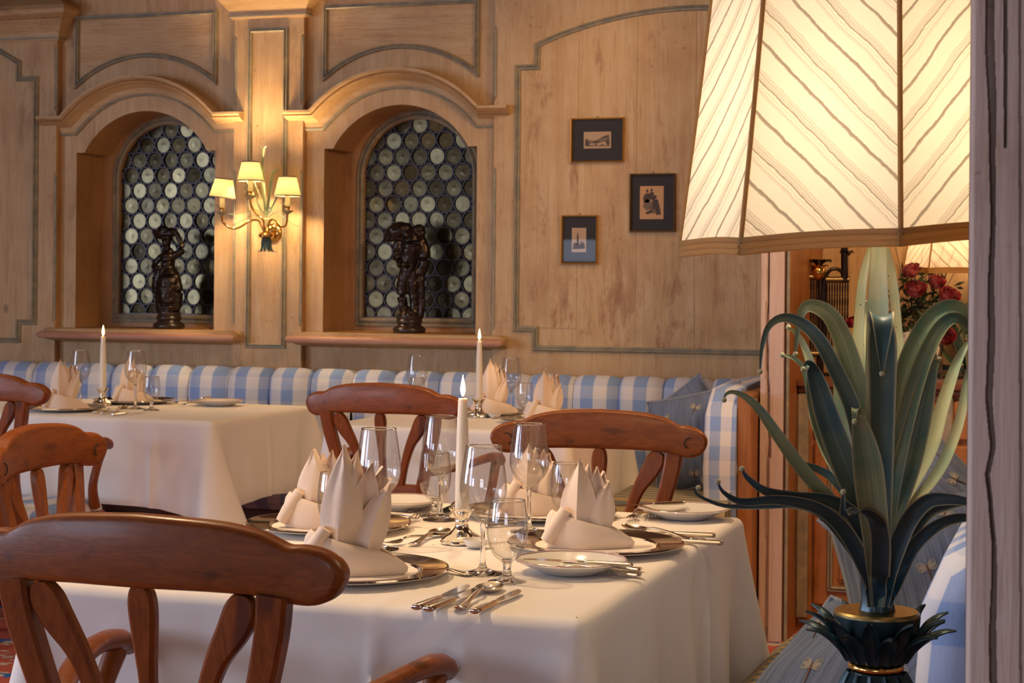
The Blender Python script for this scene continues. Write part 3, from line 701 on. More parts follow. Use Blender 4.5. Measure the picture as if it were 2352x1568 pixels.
def make_chair(label, seatmat, group, scroll=True):
    t = thing('armchair', label, 'chair', group=group)
    b = MB(); b.prism(rail_outline(), -.017, .017, .010, yf=lambda x: .55*x*x); ro = obj('top_rail', b, 'chair', t, 25)
    if scroll:
        for s in (-1, 1):
            b = MB(); pts = []
            for k in range(26):
                a = R(-80+k*13.5); rr = .026*(1-k/34); pts.append((s*(.222+rr*math.cos(a)*1.-.003), .0178+.55*.22**2, .854-rr*math.sin(-a)))
            b.tube(pts, [.0013]*26, 6); obj('carved_scroll', b, 'wick', ro, 60)
    for s in (-1, 1):
        obj('back_post', board_path([(s*.180, .836, .0205), (s*.172, .78, .0195), (s*.146, .68, .0175), (s*.124, .60, .0170), (s*.122, .50, .019), (s*.135, .42, .021), (s*.150, .25, .019), (s*.175, .0, .016)], 30, .030, lambda z: yb(z) if z > .42 else .085-.14*(.42-z)+.0), 'chairv', t, 30)
        obj('curved_splat', board_path([(s*.142, .834, .004), (s*.141, .830, .015), (s*.135, .812, .0225), (s*.121, .785, .0210), (s*.097, .745, .0150), (s*.076, .69, .0122), (s*.061, .63, .011), (s*.056, .60, .012)], 30, .020, yb), 'chairv', t, 30)
        # arm: from the post forward to a scrolled end
        pts = [(s*.128, .055, .655, .014), (s*.165, .10, .660, .015), (s*.215, .20, .672, .017), (s*.245, .31, .684, .019), (s*.252, .385, .680, .023), (s*.252, .415, .668, .021), (s*.252, .425, .655, .012)]
        b = MB(); q = spline(pts, 26); b.tube([p[:3] for p in q], [p[3] for p in q], 10, flat=.72); ao = obj('arm', b, 'chair', t, 60)
        q = spline([(s*.250, .385, .665, .018), (s*.252, .345, .60, .015), (s*.242, .335, .53, .016), (s*.235, .36, .46, .020)], 14)
        b = MB(); b.tube([p[:3] for p in q], [p[3] for p in q], 8, up=(0, 1, 0)); obj('arm_support', b, 'chairv', ao, 60)
        q = spline([(s*.232, .37, .44, .022), (s*.234, .385, .30, .020), (s*.226, .37, .12, .016), (s*.232, .385, .0, .015)], 12)
        b = MB(); b.tube([p[:3] for p in q], [p[3] for p in q], 8, up=(0, 1, 0)); obj('front_leg', b, 'chairv', t, 60)
    obj('centre_splat', board_path([(0, .838, .004), (0, .833, .014), (0, .815, .0185), (0, .785, .0175), (0, .72, .0115), (0, .66, .0105), (0, .60, .012)], 26, .020, yb), 'chairv', t, 30)
    b = MB(); b.box(-.118, .118, yb(.6)-.014, yb(.6)+.014, .580, .622, .005); obj('cross_rail', b, 'chair', t, 30)
    b = MB(); rs = []
    for z, k in ((.385, .97), (.39, 1), (.44, 1), (.445, .98)):
        rs.append([(x*k, .24+(y-.24)*k, z) for x, y in ((-.17, .07), (.17, .07), (.245, .41), (.12, .44), (-.12, .44), (-.245, .41))])
    b.rings(rs, cap=True); obj('seat_frame', b, 'chair', t, 25)
    b = MB(); rs = []
    out = [(-.165, .075), (0, .068), (.165, .075), (.205, .24), (.240, .40), (.12, .438), (-.12, .438), (-.240, .40), (-.205, .24)]
    for z, k in ((.440, .99), (.452, 1.), (.468, .985), (.480, .92), (.487, .7), (.490, .3), (.490, .02)):
        rs.append([(x*k, .25+(y-.25)*k, z) for x, y in out])
    b.rings(rs, cap=True); obj('seat', b, seatmat, t, 60)
    for z, y in ((.17, .0),):
        b = MB()
        for s in (-1, 1): b.tube([(s*.158, .055, .19), (s*.226, .37, .19)], .012, 8)
        b.tube([(-.19, .21, .19), (.19, .21, .19)], .012, 8); obj('stretcher', b, 'chairv', t, 60)
    return t
G = 'carved wooden armchairs round the tables'
ch1 = make_chair('large carved armchair nearest the camera, back turned, at the front of the near table', 'stripeX', G, False)
ch1.location = (-1.142, 2.0, .003); ch1.rotation_euler = (0, 0, R(0)); ch1.scale = (1.03, 1.0, 1.0)
chM = dup(ch1, (-2.03, 4.97, 0), 0, 'armchair seen from behind at the middle table, beyond the near candle', G); chM.scale = (.97, 1, 1)
ch2 = make_chair('armchair facing the camera across the near table, scroll carved at each end of its rail', 'stripeX', G)
ch2.location = (-1.10, 4.07, .005); ch2.rotation_euler = (0, 0, R(180+6)); ch2.scale = (.98, 1, 1)
chA = dup(ch2, (-2.075, 3.20, .0), R(-90+7), 'armchair at the left edge, turned sideways to the near table with its scroll visible', G)
chA3 = make_chair('armchair cut by the left edge, back turned, at the left rear table, blue check seat', 'checkseat', G, False)
chA3.location = (-3.45, 4.97, 0)
# ================================================================ TABLES AND CLOTHS
def tablecloth(x0, x1, y0, y1, drop, label, seed, corner=.105, waves=.010, creases=()):
    rnd = random.Random(seed); ph = [rnd.uniform(0, 6.28) for _ in range(8)]
    cx, cy, hx, hy = (x0+x1)/2, (y0+y1)/2, (x1-x0)/2, (y1-y0)/2; rc = .018
    per = []                                        # (x, y, nx, ny, distance from nearest corner)
    def side(ax, ay, bx, by, nx, ny):
        L = math.hypot(bx-ax, by-ay); n = int(L/.012)
        for i in range(n+1):
            t = i/n; t = .5-.5*math.cos(PI*t) if False else t
            per.append((lerp(ax, bx, t), lerp(ay, by, t), nx, ny, min(t, 1-t)*L))
    def cor(ccx, ccy, a0):
        for k in range(1, 8):
            a = R(a0+90*k/8); per.append((ccx+rc*math.cos(a), ccy+rc*math.sin(a), math.cos(a), math.sin(a), 0))
    side(x0+rc, y0, x1-rc, y0, 0, -1); cor(x1-rc, y0+rc, -90); side(x1, y0+rc, x1, y1-rc, 1, 0); cor(x1-rc, y1-rc, 0)
    side(x1-rc, y1, x0+rc, y1, 0, 1); cor(x0+rc, y1-rc, 90); side(x0, y1-rc, x0, y0+rc, -1, 0); cor(x0+rc, y0+rc, 180)
    def top(x, y):
        z = .750
        for c_, ax in creases:
            d = abs((x if ax == 'x' else y)-c_); z += .0022*math.exp(-(d/.006)**2)
        return z+.0006*math.sin(x*31+ph[0])*math.sin(y*23+ph[1])
    rs = []
    for k in (0.004, .1, .2, .3, .4, .5, .6, .7, .8, .87, .92, .95):
        rs.append([(cx+(x-cx)*k, cy+(y-cy)*k, top(cx+(x-cx)*k, cy+(y-cy)*k)) for x, y, *_ in per])
    for a in (0, 20, 40, 60, 80):
        r_ = .020; s_, c_ = math.sin(R(a)), math.cos(R(a))
        rs.append([(x-nx*r_*(1-s_), y-ny*r_*(1-s_), top(x, y)-r_*(1-c_)) for x, y, nx, ny, d in per])
    N = 30
    for k in range(1, N+1):
        t = k/N; row = []
        for i, (x, y, nx, ny, d) in enumerate(per):
            s_ = x*1.7+y*2.3
            e = corner*math.exp(-(d/.034)**2)-.028*math.exp(-((d-.10)/.05)**2)
            o = .012*t+e*t**1.15+waves*t*(math.sin(s_*9+ph[2])*.6+math.sin(s_*21+ph[3])*.3)*(1-math.exp(-(d/.15)**2))
            for c_, ax in creases:
                if (ax == 'x' and abs(ny) > .9) or (ax == 'y' and abs(nx) > .9):
                    dd = (x if ax == 'x' else y)-c_; o += .012*math.exp(-(dd/.008)**2)*min(1, t*3)-.007*math.exp(-((dd-.03)/.022)**2)*t
            dz = (drop+.075*math.exp(-(d/.10)**1.4))*t
            # corner cone folds slightly round on itself
            tw = .35*math.exp(-(d/.05)**2)*t
            vx, vy = nx*math.cos(tw)-ny*math.sin(tw), nx*math.sin(tw)+ny*math.cos(tw)
            row.append((x+vx*o, y+vy*o, .730-dz+.004*math.sin(s_*4+ph[5])*t))
        rs.append(row)
    b = MB(); b.rings(rs); ob = obj('tablecloth', b, 'cloth', None, 60); tag(ob, label, 'tablecloth'); return ob
def table(x0, x1, y0, y1, label, scrolls=False):
    t = thing('dining_table', label, 'table', ((x0+x1)/2, (y0+y1)/2, 0)); hx, hy = (x1-x0)/2-.012, (y1-y0)/2-.012
    obj('tabletop', MB().box(-hx, hx, -hy, hy, .712, .742, .005), 'darkwood', t, 30)
    b = MB(); b.box(-hx+.06, hx-.06, -hy+.06, hy-.06, .63, .712); obj('apron', b, 'darkwood', t, 0)
    for sx in (-1, 1):
        for sy in (-1, 1):
            if scrolls:
                q = spline([(.10, .64, .045), (.16, .50, .055), (.13, .36, .055), (.07, .24, .050), (.10, .10, .055), (.20, .04, .045), (.24, .0, .035)], 24)
                b = board_path([(p[0], p[1], p[2]) for p in q], 24, .07, lambda z: 0, .008)
                b.v = [(sx*(hx-.38+x), sy*(hy-.22)+y, z) for x, y, z in b.v]
                if sx < 0: b.f = [tuple(reversed(f)) for f in b.f]
            else:
                b = MB(); b.box(sx*(hx-.09)-.03, sx*(hx-.09)+.03, sy*(hy-.09)-.03, sy*(hy-.09)+.03, 0, .63, .006)
            obj('leg', b, 'darkwood', t, 35)
    return t
table(-1.585, -.69, 2.45, 3.65, 'near table hidden under its long white cloth')
table(-4.25, -2.87, 5.51, 6.34, 'left rear table with curved wooden legs under a white cloth', True)
table(-2.45, -1.61, 5.54, 6.34, 'middle rear table hidden under its white cloth')
tablecloth(-1.597, -.678, 2.438, 3.662, .33, 'white cloth on the near table, hanging almost to the bench', 1, .08, .022, ((-1.0, 'x'), (-.86, 'x'), (3.25, 'y')))
tablecloth(-4.262, -2.858, 5.500, 6.352, .285, 'white cloth on the left rear table with its corner hanging down', 2, .115, .008, ((-3.09, 'x'), (5.93, 'y')))
tablecloth(-2.462, -1.60, 5.528, 6.352, .42, 'white cloth on the middle rear table behind the armchair', 3, .085, .010, ((-2.03, 'x'), (5.93, 'y')))
# ================================================================ TABLEWARE
TZ = .7515
def make_charger(label):
    t = thing('charger_plate', label, 'plate', group='silver charger plates')
    b = MB(); b.lathe([(.0005, .003), (.106, .003), (.111, .0045), (.1135, .0085), (.117, .0105), (.152, .0125), (.155, .0150), (.1585, .0155), (.160, .0130), (.158, .0105), (.118, .0065), (.108, .0), (.0005, 0)], 96)
    obj('dish', b, 'silver', t, 50); return t
def make_doily():
    b = MB(); n = 160
    mod = lambda a, r: 1+(.016*abs(math.sin(a*14)) if r > .1 else 0)
    b.lathe([(.0005, .0045), (.09, .0045), (.1015, .0050), (.1075, .0068), (.1075, .0074), (.1015, .0056), (.09, .0051), (.0005, .0051)], n, mod=mod)
    return obj('paper_doily', b, 'paper', None, 40)
def petal(h, w_, cup, lean, base, yaw, curl=.2, seed=0, side=0.):
    """pointed cupped leaf of folded linen standing on base, opening along yaw"""
    rnd = random.Random(seed); g0 = []; n, m = 12, 8
    for i in range(n+1):
        t = i/n; ww = w_*1.25*spline([(.55,), (.82,), (1.,), (.86,), (.48,), (0.,)], 12)[i][0]; row = []
        for j in range(m+1):
            u = 2*j/m-1; x = u*ww*.5+side*h*t**1.6; dep = cup*(1-abs(u))*(1-.55*t)-lean*t**1.3*h-.005*math.sin(u*5+seed)*t
            row.append((x, -dep+curl*.0, h*t-.01*u*u*(1-t)))
        g0.append(row)
    g1 = [[(x*.985, y+.0022, z) for x, y, z in r_] for r_ in g0]
    b = MB(); b.grid(g0); b.grid([list(reversed(r_)) for r_ in g1])
    for a_, c_ in ((0, 0), (-1, -1)): b.grid([[r_[a_] for r_ in g0], [r_[c_] for r_ in g1]])
    b.xf(Matrix.Translation(base) @ Matrix.Rotation(yaw, 4, 'Z')); return b
def make_napkin(label, loc, rot, seed=0, hts=(.118, .112, .085), spread=1., scale=1.):
    t = thing('folded_napkin', label, 'napkin', loc, rot, 'lily-folded linen napkins'); rnd = random.Random(seed)
    # wrapped foot: pointed to the right (+x), two rolled folds at the left
    g = []; n = 44
    for k in range(n+1):
        a = 2*PI*k/n; ca, sa = math.cos(a), math.sin(a)
        x = .078*ca if ca > 0 else .062*ca; yy = .036*sa*(1-.72*max(0, ca)**1.5)
        hh = .056-.030*(x+.062)/.14-.0*sa
        if x > .055: hh -= .008*(x-.055)/.023
        col = []
        for z_, k_ in ((0, .94), (.15, 1.), (.5, 1.02), (.85, .95), (1., .86), (1.02, .80), (.9, .78), (.3, .80)):
            col.append((x*k_, yy*k_+.0, max(0, hh*z_)))
        g.append(col)
    b = MB(); b.grid(g)
    fan = [(p[-1]) for p in g[:-1]]; b.add([(0, 0, .020)]+fan, [(0, (i+1) % n+1, i+1) for i in range(n)])
    obj('wrapped_base', b, 'napkin', t, 60)
    for s_, dx in ((-1, 0.), (1, .012)):
        q = []
        for i in range(12):
            u = i/11; q.append((-.058+dx*.4+.030*u, s_*.014-.010+.004*u, .010+.050*u, .0135-.006*abs(u-.4)))
        m_ = MB(); m_.tube([p[:3] for p in q], [p[3] for p in q], 12, flat=.9); obj('rolled_fold', m_, 'napkin', t, 60)
    if False: pts = [(.078-.118*u, -.034*math.sin(PI*min(1, u*1.15))**.8*(1-.0*u), .030+.030*u) for u in (i/12 for i in range(13))]
    specs = [(-.010, .002, -.05, hts[0], .046, .022, .04, .02), (.010, .006, .20, hts[1], .042, -.016, .02, .14*spread), (.022, .002, .40, hts[2], .038, .014, .10, .30*spread), (-.008, .016, -.3, hts[1]*.9, .044, -.012, -.05, -.06)]
    for i, (x, y, yaw, h, w_, cup, lean, sd) in enumerate(specs):
        for e in ((0., 0.), (.010, -.008)) if i < 2 else ((0., 0.),):
            pb = petal(h-e[1]*-1, w_, cup+e[0]*.6, lean*spread, (x, y+e[0]-.012, .020), yaw+e[0]*14, seed=seed+i, side=sd+e[0]*12); obj('petal', pb, 'napkin', t, 60)
    t.scale = (scale,)*3; return t
BIG = [(.0365, 0), (.0365, .0012), (.030, .0022), (.018, .0045), (.008, .009), (.0048, .016), (.0040, .030), (.0040, .065), (.0046, .080), (.0075, .0865), (.0150, .0925), (.0265, .1035), (.0345, .1165), (.0382, .130), (.0388, .140), (.0375, .158), (.0340, .182), (.0300, .2085)]
SMALL = [(.0310, 0), (.0310, .0012), (.025, .0025), (.014, .006), (.0075, .012), (.0062, .020), (.0066, .028), (.0105, .0335), (.0190, .0400), (.0275, .0520), (.0318, .066), (.0330, .080), (.0328, .095), (.0310, .112), (.0285, .1300)]
def make_glass(prof, label, group, wall=.0011, thick=.006):
    t = thing('wine_glass' if prof is BIG else 'water_goblet', label, 'glass', group=group)
    i0 = 8 if prof is BIG else 6                        # bowl starts here
    foot = prof[:i0+1]
    b = MB(); b.lathe([(.0004, 0)]+foot+[(foot[-1][0]*.5, foot[-1][1]+.003), (.0004, foot[-1][1]+.004)], 40); obj('stem_and_foot', b, 'glassolid', t, 50)
    bowl = prof[i0:]; out = spline(bowl, 30); n = len(out)
    inn = []
    for k, (r, z) in enumerate(out):
        u = k/(n-1); inn.append((max(.0004, r-wall-.002*(1-u)**3), z+thick*(1-u)**2.2))
    b = MB(); b.lathe(out+[(out[-1][0]-wall/2, out[-1][1]+.0006)]+list(reversed(inn))+[(.0004, inn[0][1])], 56); obj('bowl', b, 'glass', t, 50)
    b = MB(); b.lathe([(out[-1][0]-wall*.5+.0010*math.cos(a), out[-1][1]+.0010*math.sin(a)) for a in (2*PI*k/6 for k in range(7))], 56); obj('rim', b, 'glassolid', t, 60)
    # thick lens of glass at the bottom of the bowl
    z0 = bowl[0][1]; b = MB(); b.lathe([(.0004, z0+.0035), (bowl[0][0]+.0005, z0+.0030), (bowl[1][0]*.86, z0+.0075), (bowl[1][0]*.5, z0+.0090), (.0004, z0+.0095)], 32); obj('bowl_base', b, 'glassolid', t, 60)
    return t
def make_candle(h, seed=0):
    """candlestick and burning candle"""
    k = MB(); k.lathe([(.0005, 0), (.038, 0), (.0395, .003), (.037, .006), (.038, .008), (.033, .013), (.024, .018), (.0165, .024), (.0125, .030), (.0115, .036), (.0135, .040), (.0125, .044), (.0150, .050), (.0195, .058), (.0240, .0625), (.0245, .0645), (.0200, .0640), (.0145, .058), (.0005, .054)], 48,
                      mod=lambda a, r: 1+(.035*math.cos(a*8) if .028 < r < .0385 else 0))
    c_ = MB(); c_.lathe([(.0005, 0), (.0128, 0), (.0124, h*.3), (.0108, h*.7), (.0084, h-.004), (.0078, h-.001), (.0050, h-.0015), (.0005, h-.003)], 28)
    w_ = MB(); w_.tube([(0, 0, h-.003), (.0006, 0, h+.005), (.0014, 0, h+.010)], .0008, 6)
    f = MB(); f.lathe([(.0003, h+.002), (.0028, h+.006), (.0046, h+.0125), (.0046, h+.018), (.0030, h+.028), (.0014, h+.036), (.0003, h+.042)], 14)
    return k, c_, w_, f
def place_candle(loc, h, lab1, lab2, e=1.2, s=1.):
    k, c_, w_, f = make_candle(h)
    o = obj('candle_holder', k, 'silver', None, 40, loc); tag(o, lab1, 'candle holder', 'silver candle holders')
    c0 = thing('lit_candle', lab2, 'candle', (loc[0], loc[1], loc[2]+.0585), group='lit ivory candles')
    obj('candle', c_, 'wax', c0, 50); obj('wick', w_, 'wick', c0, 50); obj('flame', f, 'flame', c0, 60)
    light('candle_light', 'POINT', (loc[0], loc[1], loc[2]+.0585+h+.02), e, (1, .58, .24), .008)
    o.scale = (s, s, s)
def bowlgrid(pts, n, dep, th=.0010):
    """spoon bowl or flat strip: pts = (s, z, half width, dish depth)"""
    q = spline(pts, n); top = []; bot = []; m = 8
    for s_, z, hw, dd in q:
        top.append([(s_, hw*(2*j/m-1), z-dd*(1-(2*j/m-1)**2)+th) for j in range(m+1)]); bot.append([(s_, hw*(2*j/m-1), z-dd*(1-(2*j/m-1)**2)-th*.2) for j in range(m+1)])
    b = MB(); b.grid(top); b.grid([list(reversed(r_)) for r_ in bot])
    b.grid([[r_[0] for r_ in bot], [r_[0] for r_ in top]]); b.grid([[r_[-1] for r_ in top], [r_[-1] for r_ in bot]]); b.grid([bot[-1], top[-1]]); b.grid([top[0], bot[0]]); return b
def handle(L, z0=.004):
    q = spline([(0, .0035, .0062, .0022), (L*.03, .0035, .0105, .0028), (L*.12, .0035, .0100, .0030), (L*.35, .0055, .0062, .0026), (L*.7, .0100, .0036, .0024), (L*.9, .0105, .0028, .0024), (L, .0085, .0034, .0022)], 22)
    rs = [[(s_, hw*math.cos(a), z+h*math.sin(a)) for a in (2*PI*k/10 for k in range(10))] for s_, z, hw, h in q]
    b = MB(); b.rings(rs, cap=True); return b
def make_spoon():
    b = handle(.132); b.merge(bowlgrid([(.130, .0085, .0035, .0), (.137, .0075, .0070, .0010), (.148, .0065, .0165, .0050), (.165, .0060, .0205, .0065), (.182, .0070, .0185, .0055), (.196, .0085, .0100, .0020), (.2005, .0092, .0015, .0)], 26, 1)); return b
def make_fork():
    b = handle(.128); b.merge(bowlgrid([(.126, .0085, .0034, 0), (.133, .0075, .0055, .0004), (.142, .0060, .0105, .0015), (.150, .0055, .0120, .0018)], 12, 1))
    for k in range(4):
        y = -.0093+.0062*k; q = spline([(.149, .0055, .0021, .0010), (.165, .0060, .0019, .0010), (.182, .0085, .0015, .0009), (.198, .0125, .0007, .0005)], 10)
        b.rings([[(s_, y+hw*math.cos(a), z+h*math.sin(a)) for a in (2*PI*j/6 for j in range(6))] for s_, z, hw, h in q], cap=True)
    return b
def make_knife():
    q = spline([(0, .0050, .0070, .0040), (.004, .0050, .0092, .0048), (.03, .0050, .0086, .0046), (.075, .0050, .0070, .0042), (.088, .0050, .0055, .0038), (.092, .0050, .0040, .0030)], 16)
    h = MB(); h.rings([[(s_, hw*math.cos(a), z+hh*math.sin(a)) for a in (2*PI*k/10 for k in range(10))] for s_, z, hw, hh in q], cap=True)
    bl = MB(); q = spline([(.091, .0040, .0), (.100, .0060, .0005), (.130, .0090, .001), (.170, .0100, .0020), (.200, .0070, .0050), (.212, .0010, .0090)], 18)
    rs = [[(s_, -w_+o, .0052-.0006), (s_, w_+o, .0052), (s_, -w_+o, .0052+.0008)] for s_, w_, o in q]; bl.rings(rs, cap=True); return h, bl
SP, FK, KN = make_spoon(), make_fork(), make_knife(); CUT = {}
def cutlery(kind, tip, end, label, group, scale=1., z=TZ, tilt=0., flip=False):
    """lies from end (handle) towards tip; both are survey pixels on the table surface"""
    a = atZ(*end, z+.004) if not isinstance(end, Vector) else end; b_ = atZ(*tip, z+.004) if not isinstance(tip, Vector) else tip
    ang = math.atan2(b_.y-a.y, b_.x-a.x); L = {'spoon': .2005, 'fork': .198, 'knife': .212}[kind]*scale
    mid = (a+b_)/2; st = Vector((mid.x-math.cos(ang)*L/2, mid.y-math.sin(ang)*L/2, z))
    if kind in CUT: o = dup(CUT[kind], label=label, group=group)
    elif kind == 'knife': o = thing('knife', label, 'knife', group=group); obj('knife_handle', KN[0], 'silver2', o, 50); obj('blade', KN[1], 'silver', o, 30); CUT[kind] = o
    else: o = tag(obj(kind, SP if kind == 'spoon' else FK, 'silver2', None, 50), label, kind, group); CUT[kind] = o
    o.location = st; o.rotation_euler = (0, -tilt, ang); o.scale = (scale, scale*1.05, scale); return o
def make_breadplate():
    t = thing('bread_plate', '', 'plate', group='scalloped white bread plates')
    md = lambda a, r: 1+(.030*abs(math.sin(a*4))+.008*abs(math.sin(a*12)))*max(0, (r-.055)/.035)
    b = MB(); b.lathe([(.0005, .004), (.045, .004), (.055, .0065), (.070, .0130), (.0835, .0195), (.0900, .0215), (.0915, .0205), (.085, .0170), (.068, .0095), (.052, .0022), (.048, .0), (.0005, .0)], 120, mod=md); obj('dish', b, 'porcelain', t, 50)
    b = MB(); pts = [((.0893*md(a, .09))*math.cos(a), .0893*md(a, .09)*math.sin(a), .0219) for a in (2*PI*k/120 for k in range(121))]; b.tube(pts, .0009, 5, cap=False); obj('rim_line', b, 'pinkline', t, 60); return t
# ---- near table -------------------------------------------------------------
CH = make_charger('silver charger plate at the front left of the near table, behind the big chair')
CH.location = (-1.139, 2.674, TZ)
spots = [((-.845, 3.101), 'silver charger plate on the right side of the near table, under a paper doily'),
         ((-1.396, 3.165), 'silver charger plate at the left rear of the near table, with golden reflections'),
         ((-1.075, 3.500), 'silver charger plate at the far side of the near table, behind the goblets')]
far = [((-3.585, 5.715), 'charger plate at the front left of the left rear table'), ((-3.56, 6.19), 'charger plate on the wall side of the left rear table'),
       ((-2.10, 6.17), 'charger plate behind the candle holder on the middle rear table'), ((-1.79, 5.90), 'charger plate hidden behind a chair rail on the middle rear table')]
chs = [CH]+[dup(CH, (x, y, TZ), 0, l) for (x, y), l in spots+far]
D0 = make_doily(); D0.location = chs[0].location; tag(D0, 'white scalloped paper doily on the front left charger of the near table', 'doily', 'white paper doilies')
for c_, l in zip(chs[1:], ['right charger of the near table', 'left rear charger of the near table', 'far side charger of the near table', 'front charger of the left rear table', 'wall side charger of the left rear table', 'charger behind the holder on the middle rear table', 'right charger of the middle rear table']):
    dup(D0, c_.location, 0, 'white scalloped paper doily on the '+l)
NZ = TZ+.0055
make_napkin('folded napkin with the tallest pleats, front left by the big chair back', (-1.139, 2.665, NZ), R(14), 3, (.150, .128, .105), 1.2, 1.22)
make_napkin('folded napkin at the right of the near table on the silver charger', (-.862, 3.085, NZ), R(12), 5, (.118, .106, .085), .7, 1.14)
make_napkin('folded napkin at the left rear of the near table, behind a goblet', (-1.408, 3.150, NZ), R(6), 8, (.110, .108, .080), .8, 1.16)
make_napkin('folded napkin at the far side of the near table, seen behind the wine glass', (-1.085, 3.490, NZ), R(15), 11, (.112, .100, .078), .8, 1.10)
make_napkin('folded napkin front left on the left rear table', (-3.585, 5.715, NZ), R(30), 13, (.135, .125, .10), 1.1, 1.18)
make_napkin('folded napkin behind a glass on the left rear table, wall side', (-3.57, 6.18, NZ), R(22), 17, (.14, .10, .09), .8, 1.1)
make_napkin('folded napkin right of the candle on the middle rear table', (-2.075, 6.17, NZ), R(10), 19, (.15, .13, .09), .8, 1.18)
make_napkin('folded napkin at the right end of the middle rear table above the chair rail', (-1.79, 5.90, NZ), R(18), 23, (.13, .125, .09), .9, 1.18)
GB_, GS_ = 'large stemmed wine glasses', 'short stemmed water goblets'
g1 = make_glass(BIG, 'wine glass at the left of the near table, beside the far napkin', GB_); g1.location = (-1.209, 2.959, TZ); g1.scale = (1.04, 1.04, 1.03)
for (x, y), l, k in [((-.947, 2.772), 'wine glass right in front of the candle on the near table', 1.), ((-1.242, 3.371), 'wine glass left behind the near candle', 1.), ((-1.025, 3.273), 'wine glass with a napkin seen through it, right of the near candle', .99),
                  ((-3.705, 6.03), 'leftmost wine glass on the left rear table', 1.), ((-3.39, 5.90), 'wine glass right of the candle on the left rear table', 1.04), ((-2.36, 6.14), 'leftmost wine glass on the middle rear table, behind the chair rail', 1.02), ((-2.036, 6.265), 'wine glass between the two napkins of the middle rear table', .98)]:
    d = dup(g1, (x, y, TZ), 0, l); d.scale = (k, k, k)
s1 = make_glass(SMALL, 'goblet between the two left napkins on the near table', GS_); s1.location = (-1.303, 2.985, TZ)
for (x, y), l, k in [((-.883, 2.705), 'goblet in front on the near table beside the bread plate', 1.), ((-1.273, 3.420), 'goblet left behind the near candle, partly behind a wine glass', 1.), ((-.96, 3.312), 'goblet left of the right napkin on the near table', 1.),
                  ((-3.30, 5.86), 'small goblet at the right on the left rear table', .95), ((-3.775, 6.10), 'goblet behind the left napkin on the left rear table', .95), ((-1.93, 6.10), 'goblet left of the right napkin on the middle rear table', .95), ((-2.45+.06, 6.22), 'goblet at the left end of the middle rear table, above the chair rail', .95)]:
    d = dup(s1, (x, y, TZ), 0, l); d.scale = (k, k, k)
place_candle((-1.095, 3.084, TZ), .207, 'silver candle holder in the middle of the near table', 'tall lit candle on the near table')
place_candle((-3.607, 6.03, TZ), .205, 'silver candle holder on the left rear table', 'lit candle on the left rear table below the window sill', .9)
place_candle((-2.085, 6.045, TZ), .215, 'silver candle holder on the middle rear table', 'lit candle on the middle rear table', .9)
def salt(loc, l):
    b = MB(); b.lathe([(.0005, .003), (.010, .003), (.018, .008), (.0235, .016), (.0245, .016), (.020, .006), (.012, 0), (.0005, 0)], 28); tag(obj('salt_dish', b, 'porcelain', None, 50, loc), l, 'dish', 'small white salt dishes')
salt((-1.050, 3.035, TZ), 'small white dish at the foot of the near candle holder'); salt((-3.66, 6.10, TZ), 'small white dish left of the candle on the left rear table'); salt((-2.02, 6.03, TZ), 'small white dish right of the candle on the middle rear table')
BP = make_breadplate(); BP['label'] = 'scalloped bread plate in the foreground right of the goblet'; BP.location = (-.814, 2.835, TZ); BP.rotation_euler = (0, 0, .3)
for i, ((x, y), l) in enumerate([((-.790, 3.585), 'scalloped bread plate at the far right corner of the near table'), ((-1.385, 3.50), 'scalloped bread plate at the far left of the near table'), ((-3.19, 6.19), 'bread plate at the right end of the left rear table'), ((-1.76, 6.22), 'bread plate at the right end of the middle rear table')]):
    dup(BP, (x, y, TZ), .4*i, l)
CG = 'cutlery of the near table'; V = Vector
cutlery('knife', (1080, 1346), (960, 1394), 'knife leftmost in the foreground row beside the charger', 'table knives')
cutlery('knife', (1112, 1350), (988, 1398), 'knife second from left in the foreground row', 'table knives')
cutlery('spoon', (1150, 1335), (1037, 1404), 'large soup spoon in the foreground row of cutlery', 'spoons', 1.)
cutlery('knife', (1200, 1356), (1090, 1404), 'knife rightmost in the foreground row, alone right of the spoon', 'table knives', .92)
cutlery('spoon', (1028, 1214), (940, 1252), 'spoon lying left of the near candle holder', 'spoons', .95)
cutlery('fork', (903, 1247), (985, 1231), 'fork lying under the spoon left of the near candle holder', 'forks', .95)
cutlery('fork', (953, 1296), (1033, 1309), 'fork whose end shows beyond the front left charger', 'forks', .9)
cutlery('fork', (1186, 1288), (1503, 1308), 'upper fork in front of the right charger, behind the bread plate', 'forks', 1.)
cutlery('fork', (1200, 1300), (1483, 1320), 'lower fork in front of the right charger, next to the bread plate', 'forks', 1.)
p0 = cutlery('knife', (1222, 1284), (1436, 1297), 'butter knife laid across the rim of the foreground bread plate', 'table knives', .86, TZ+.0195)
cutlery('spoon', (1418, 1207), (1615, 1240), 'spoon beyond the right charger among the knives', 'spoons', 1.)
cutlery('knife', (1400, 1219), (1632, 1230), 'knife farthest back beyond the right charger', 'table knives', 1.)
cutlery('knife', (1440, 1236), (1620, 1246), 'knife nearest the right charger on its far side', 'table knives', 1.)
cutlery('fork', (1446, 1197), (1470, 1168), 'left fork of the pair beyond the right napkin', 'forks', 1.)
cutlery('fork', (1486, 1193), (1510, 1165), 'right fork of the pair beyond the right napkin', 'forks', 1.)
cutlery('knife', (1430, 1160), (1545, 1155), 'butter knife on the bread plate at the far right corner', 'table knives', .8, TZ+.0195)
cutlery('knife', (943, 1172), (1000, 1152), 'left knife behind the goblets at the far left of the near table', 'table knives', 1.)
cutlery('knife', (1020, 1175), (1052, 1154), 'right knife behind the wine glass stem at the far side', 'table knives', 1.)
cutlery('spoon', (1277, 1196), (1140, 1204), 'spoon behind the wine glass stem at the far side', 'spoons', .95)
cutlery('knife', (835, 1172), (905, 1178), 'butter knife on the far left bread plate', 'table knives', .8, TZ+.0195)
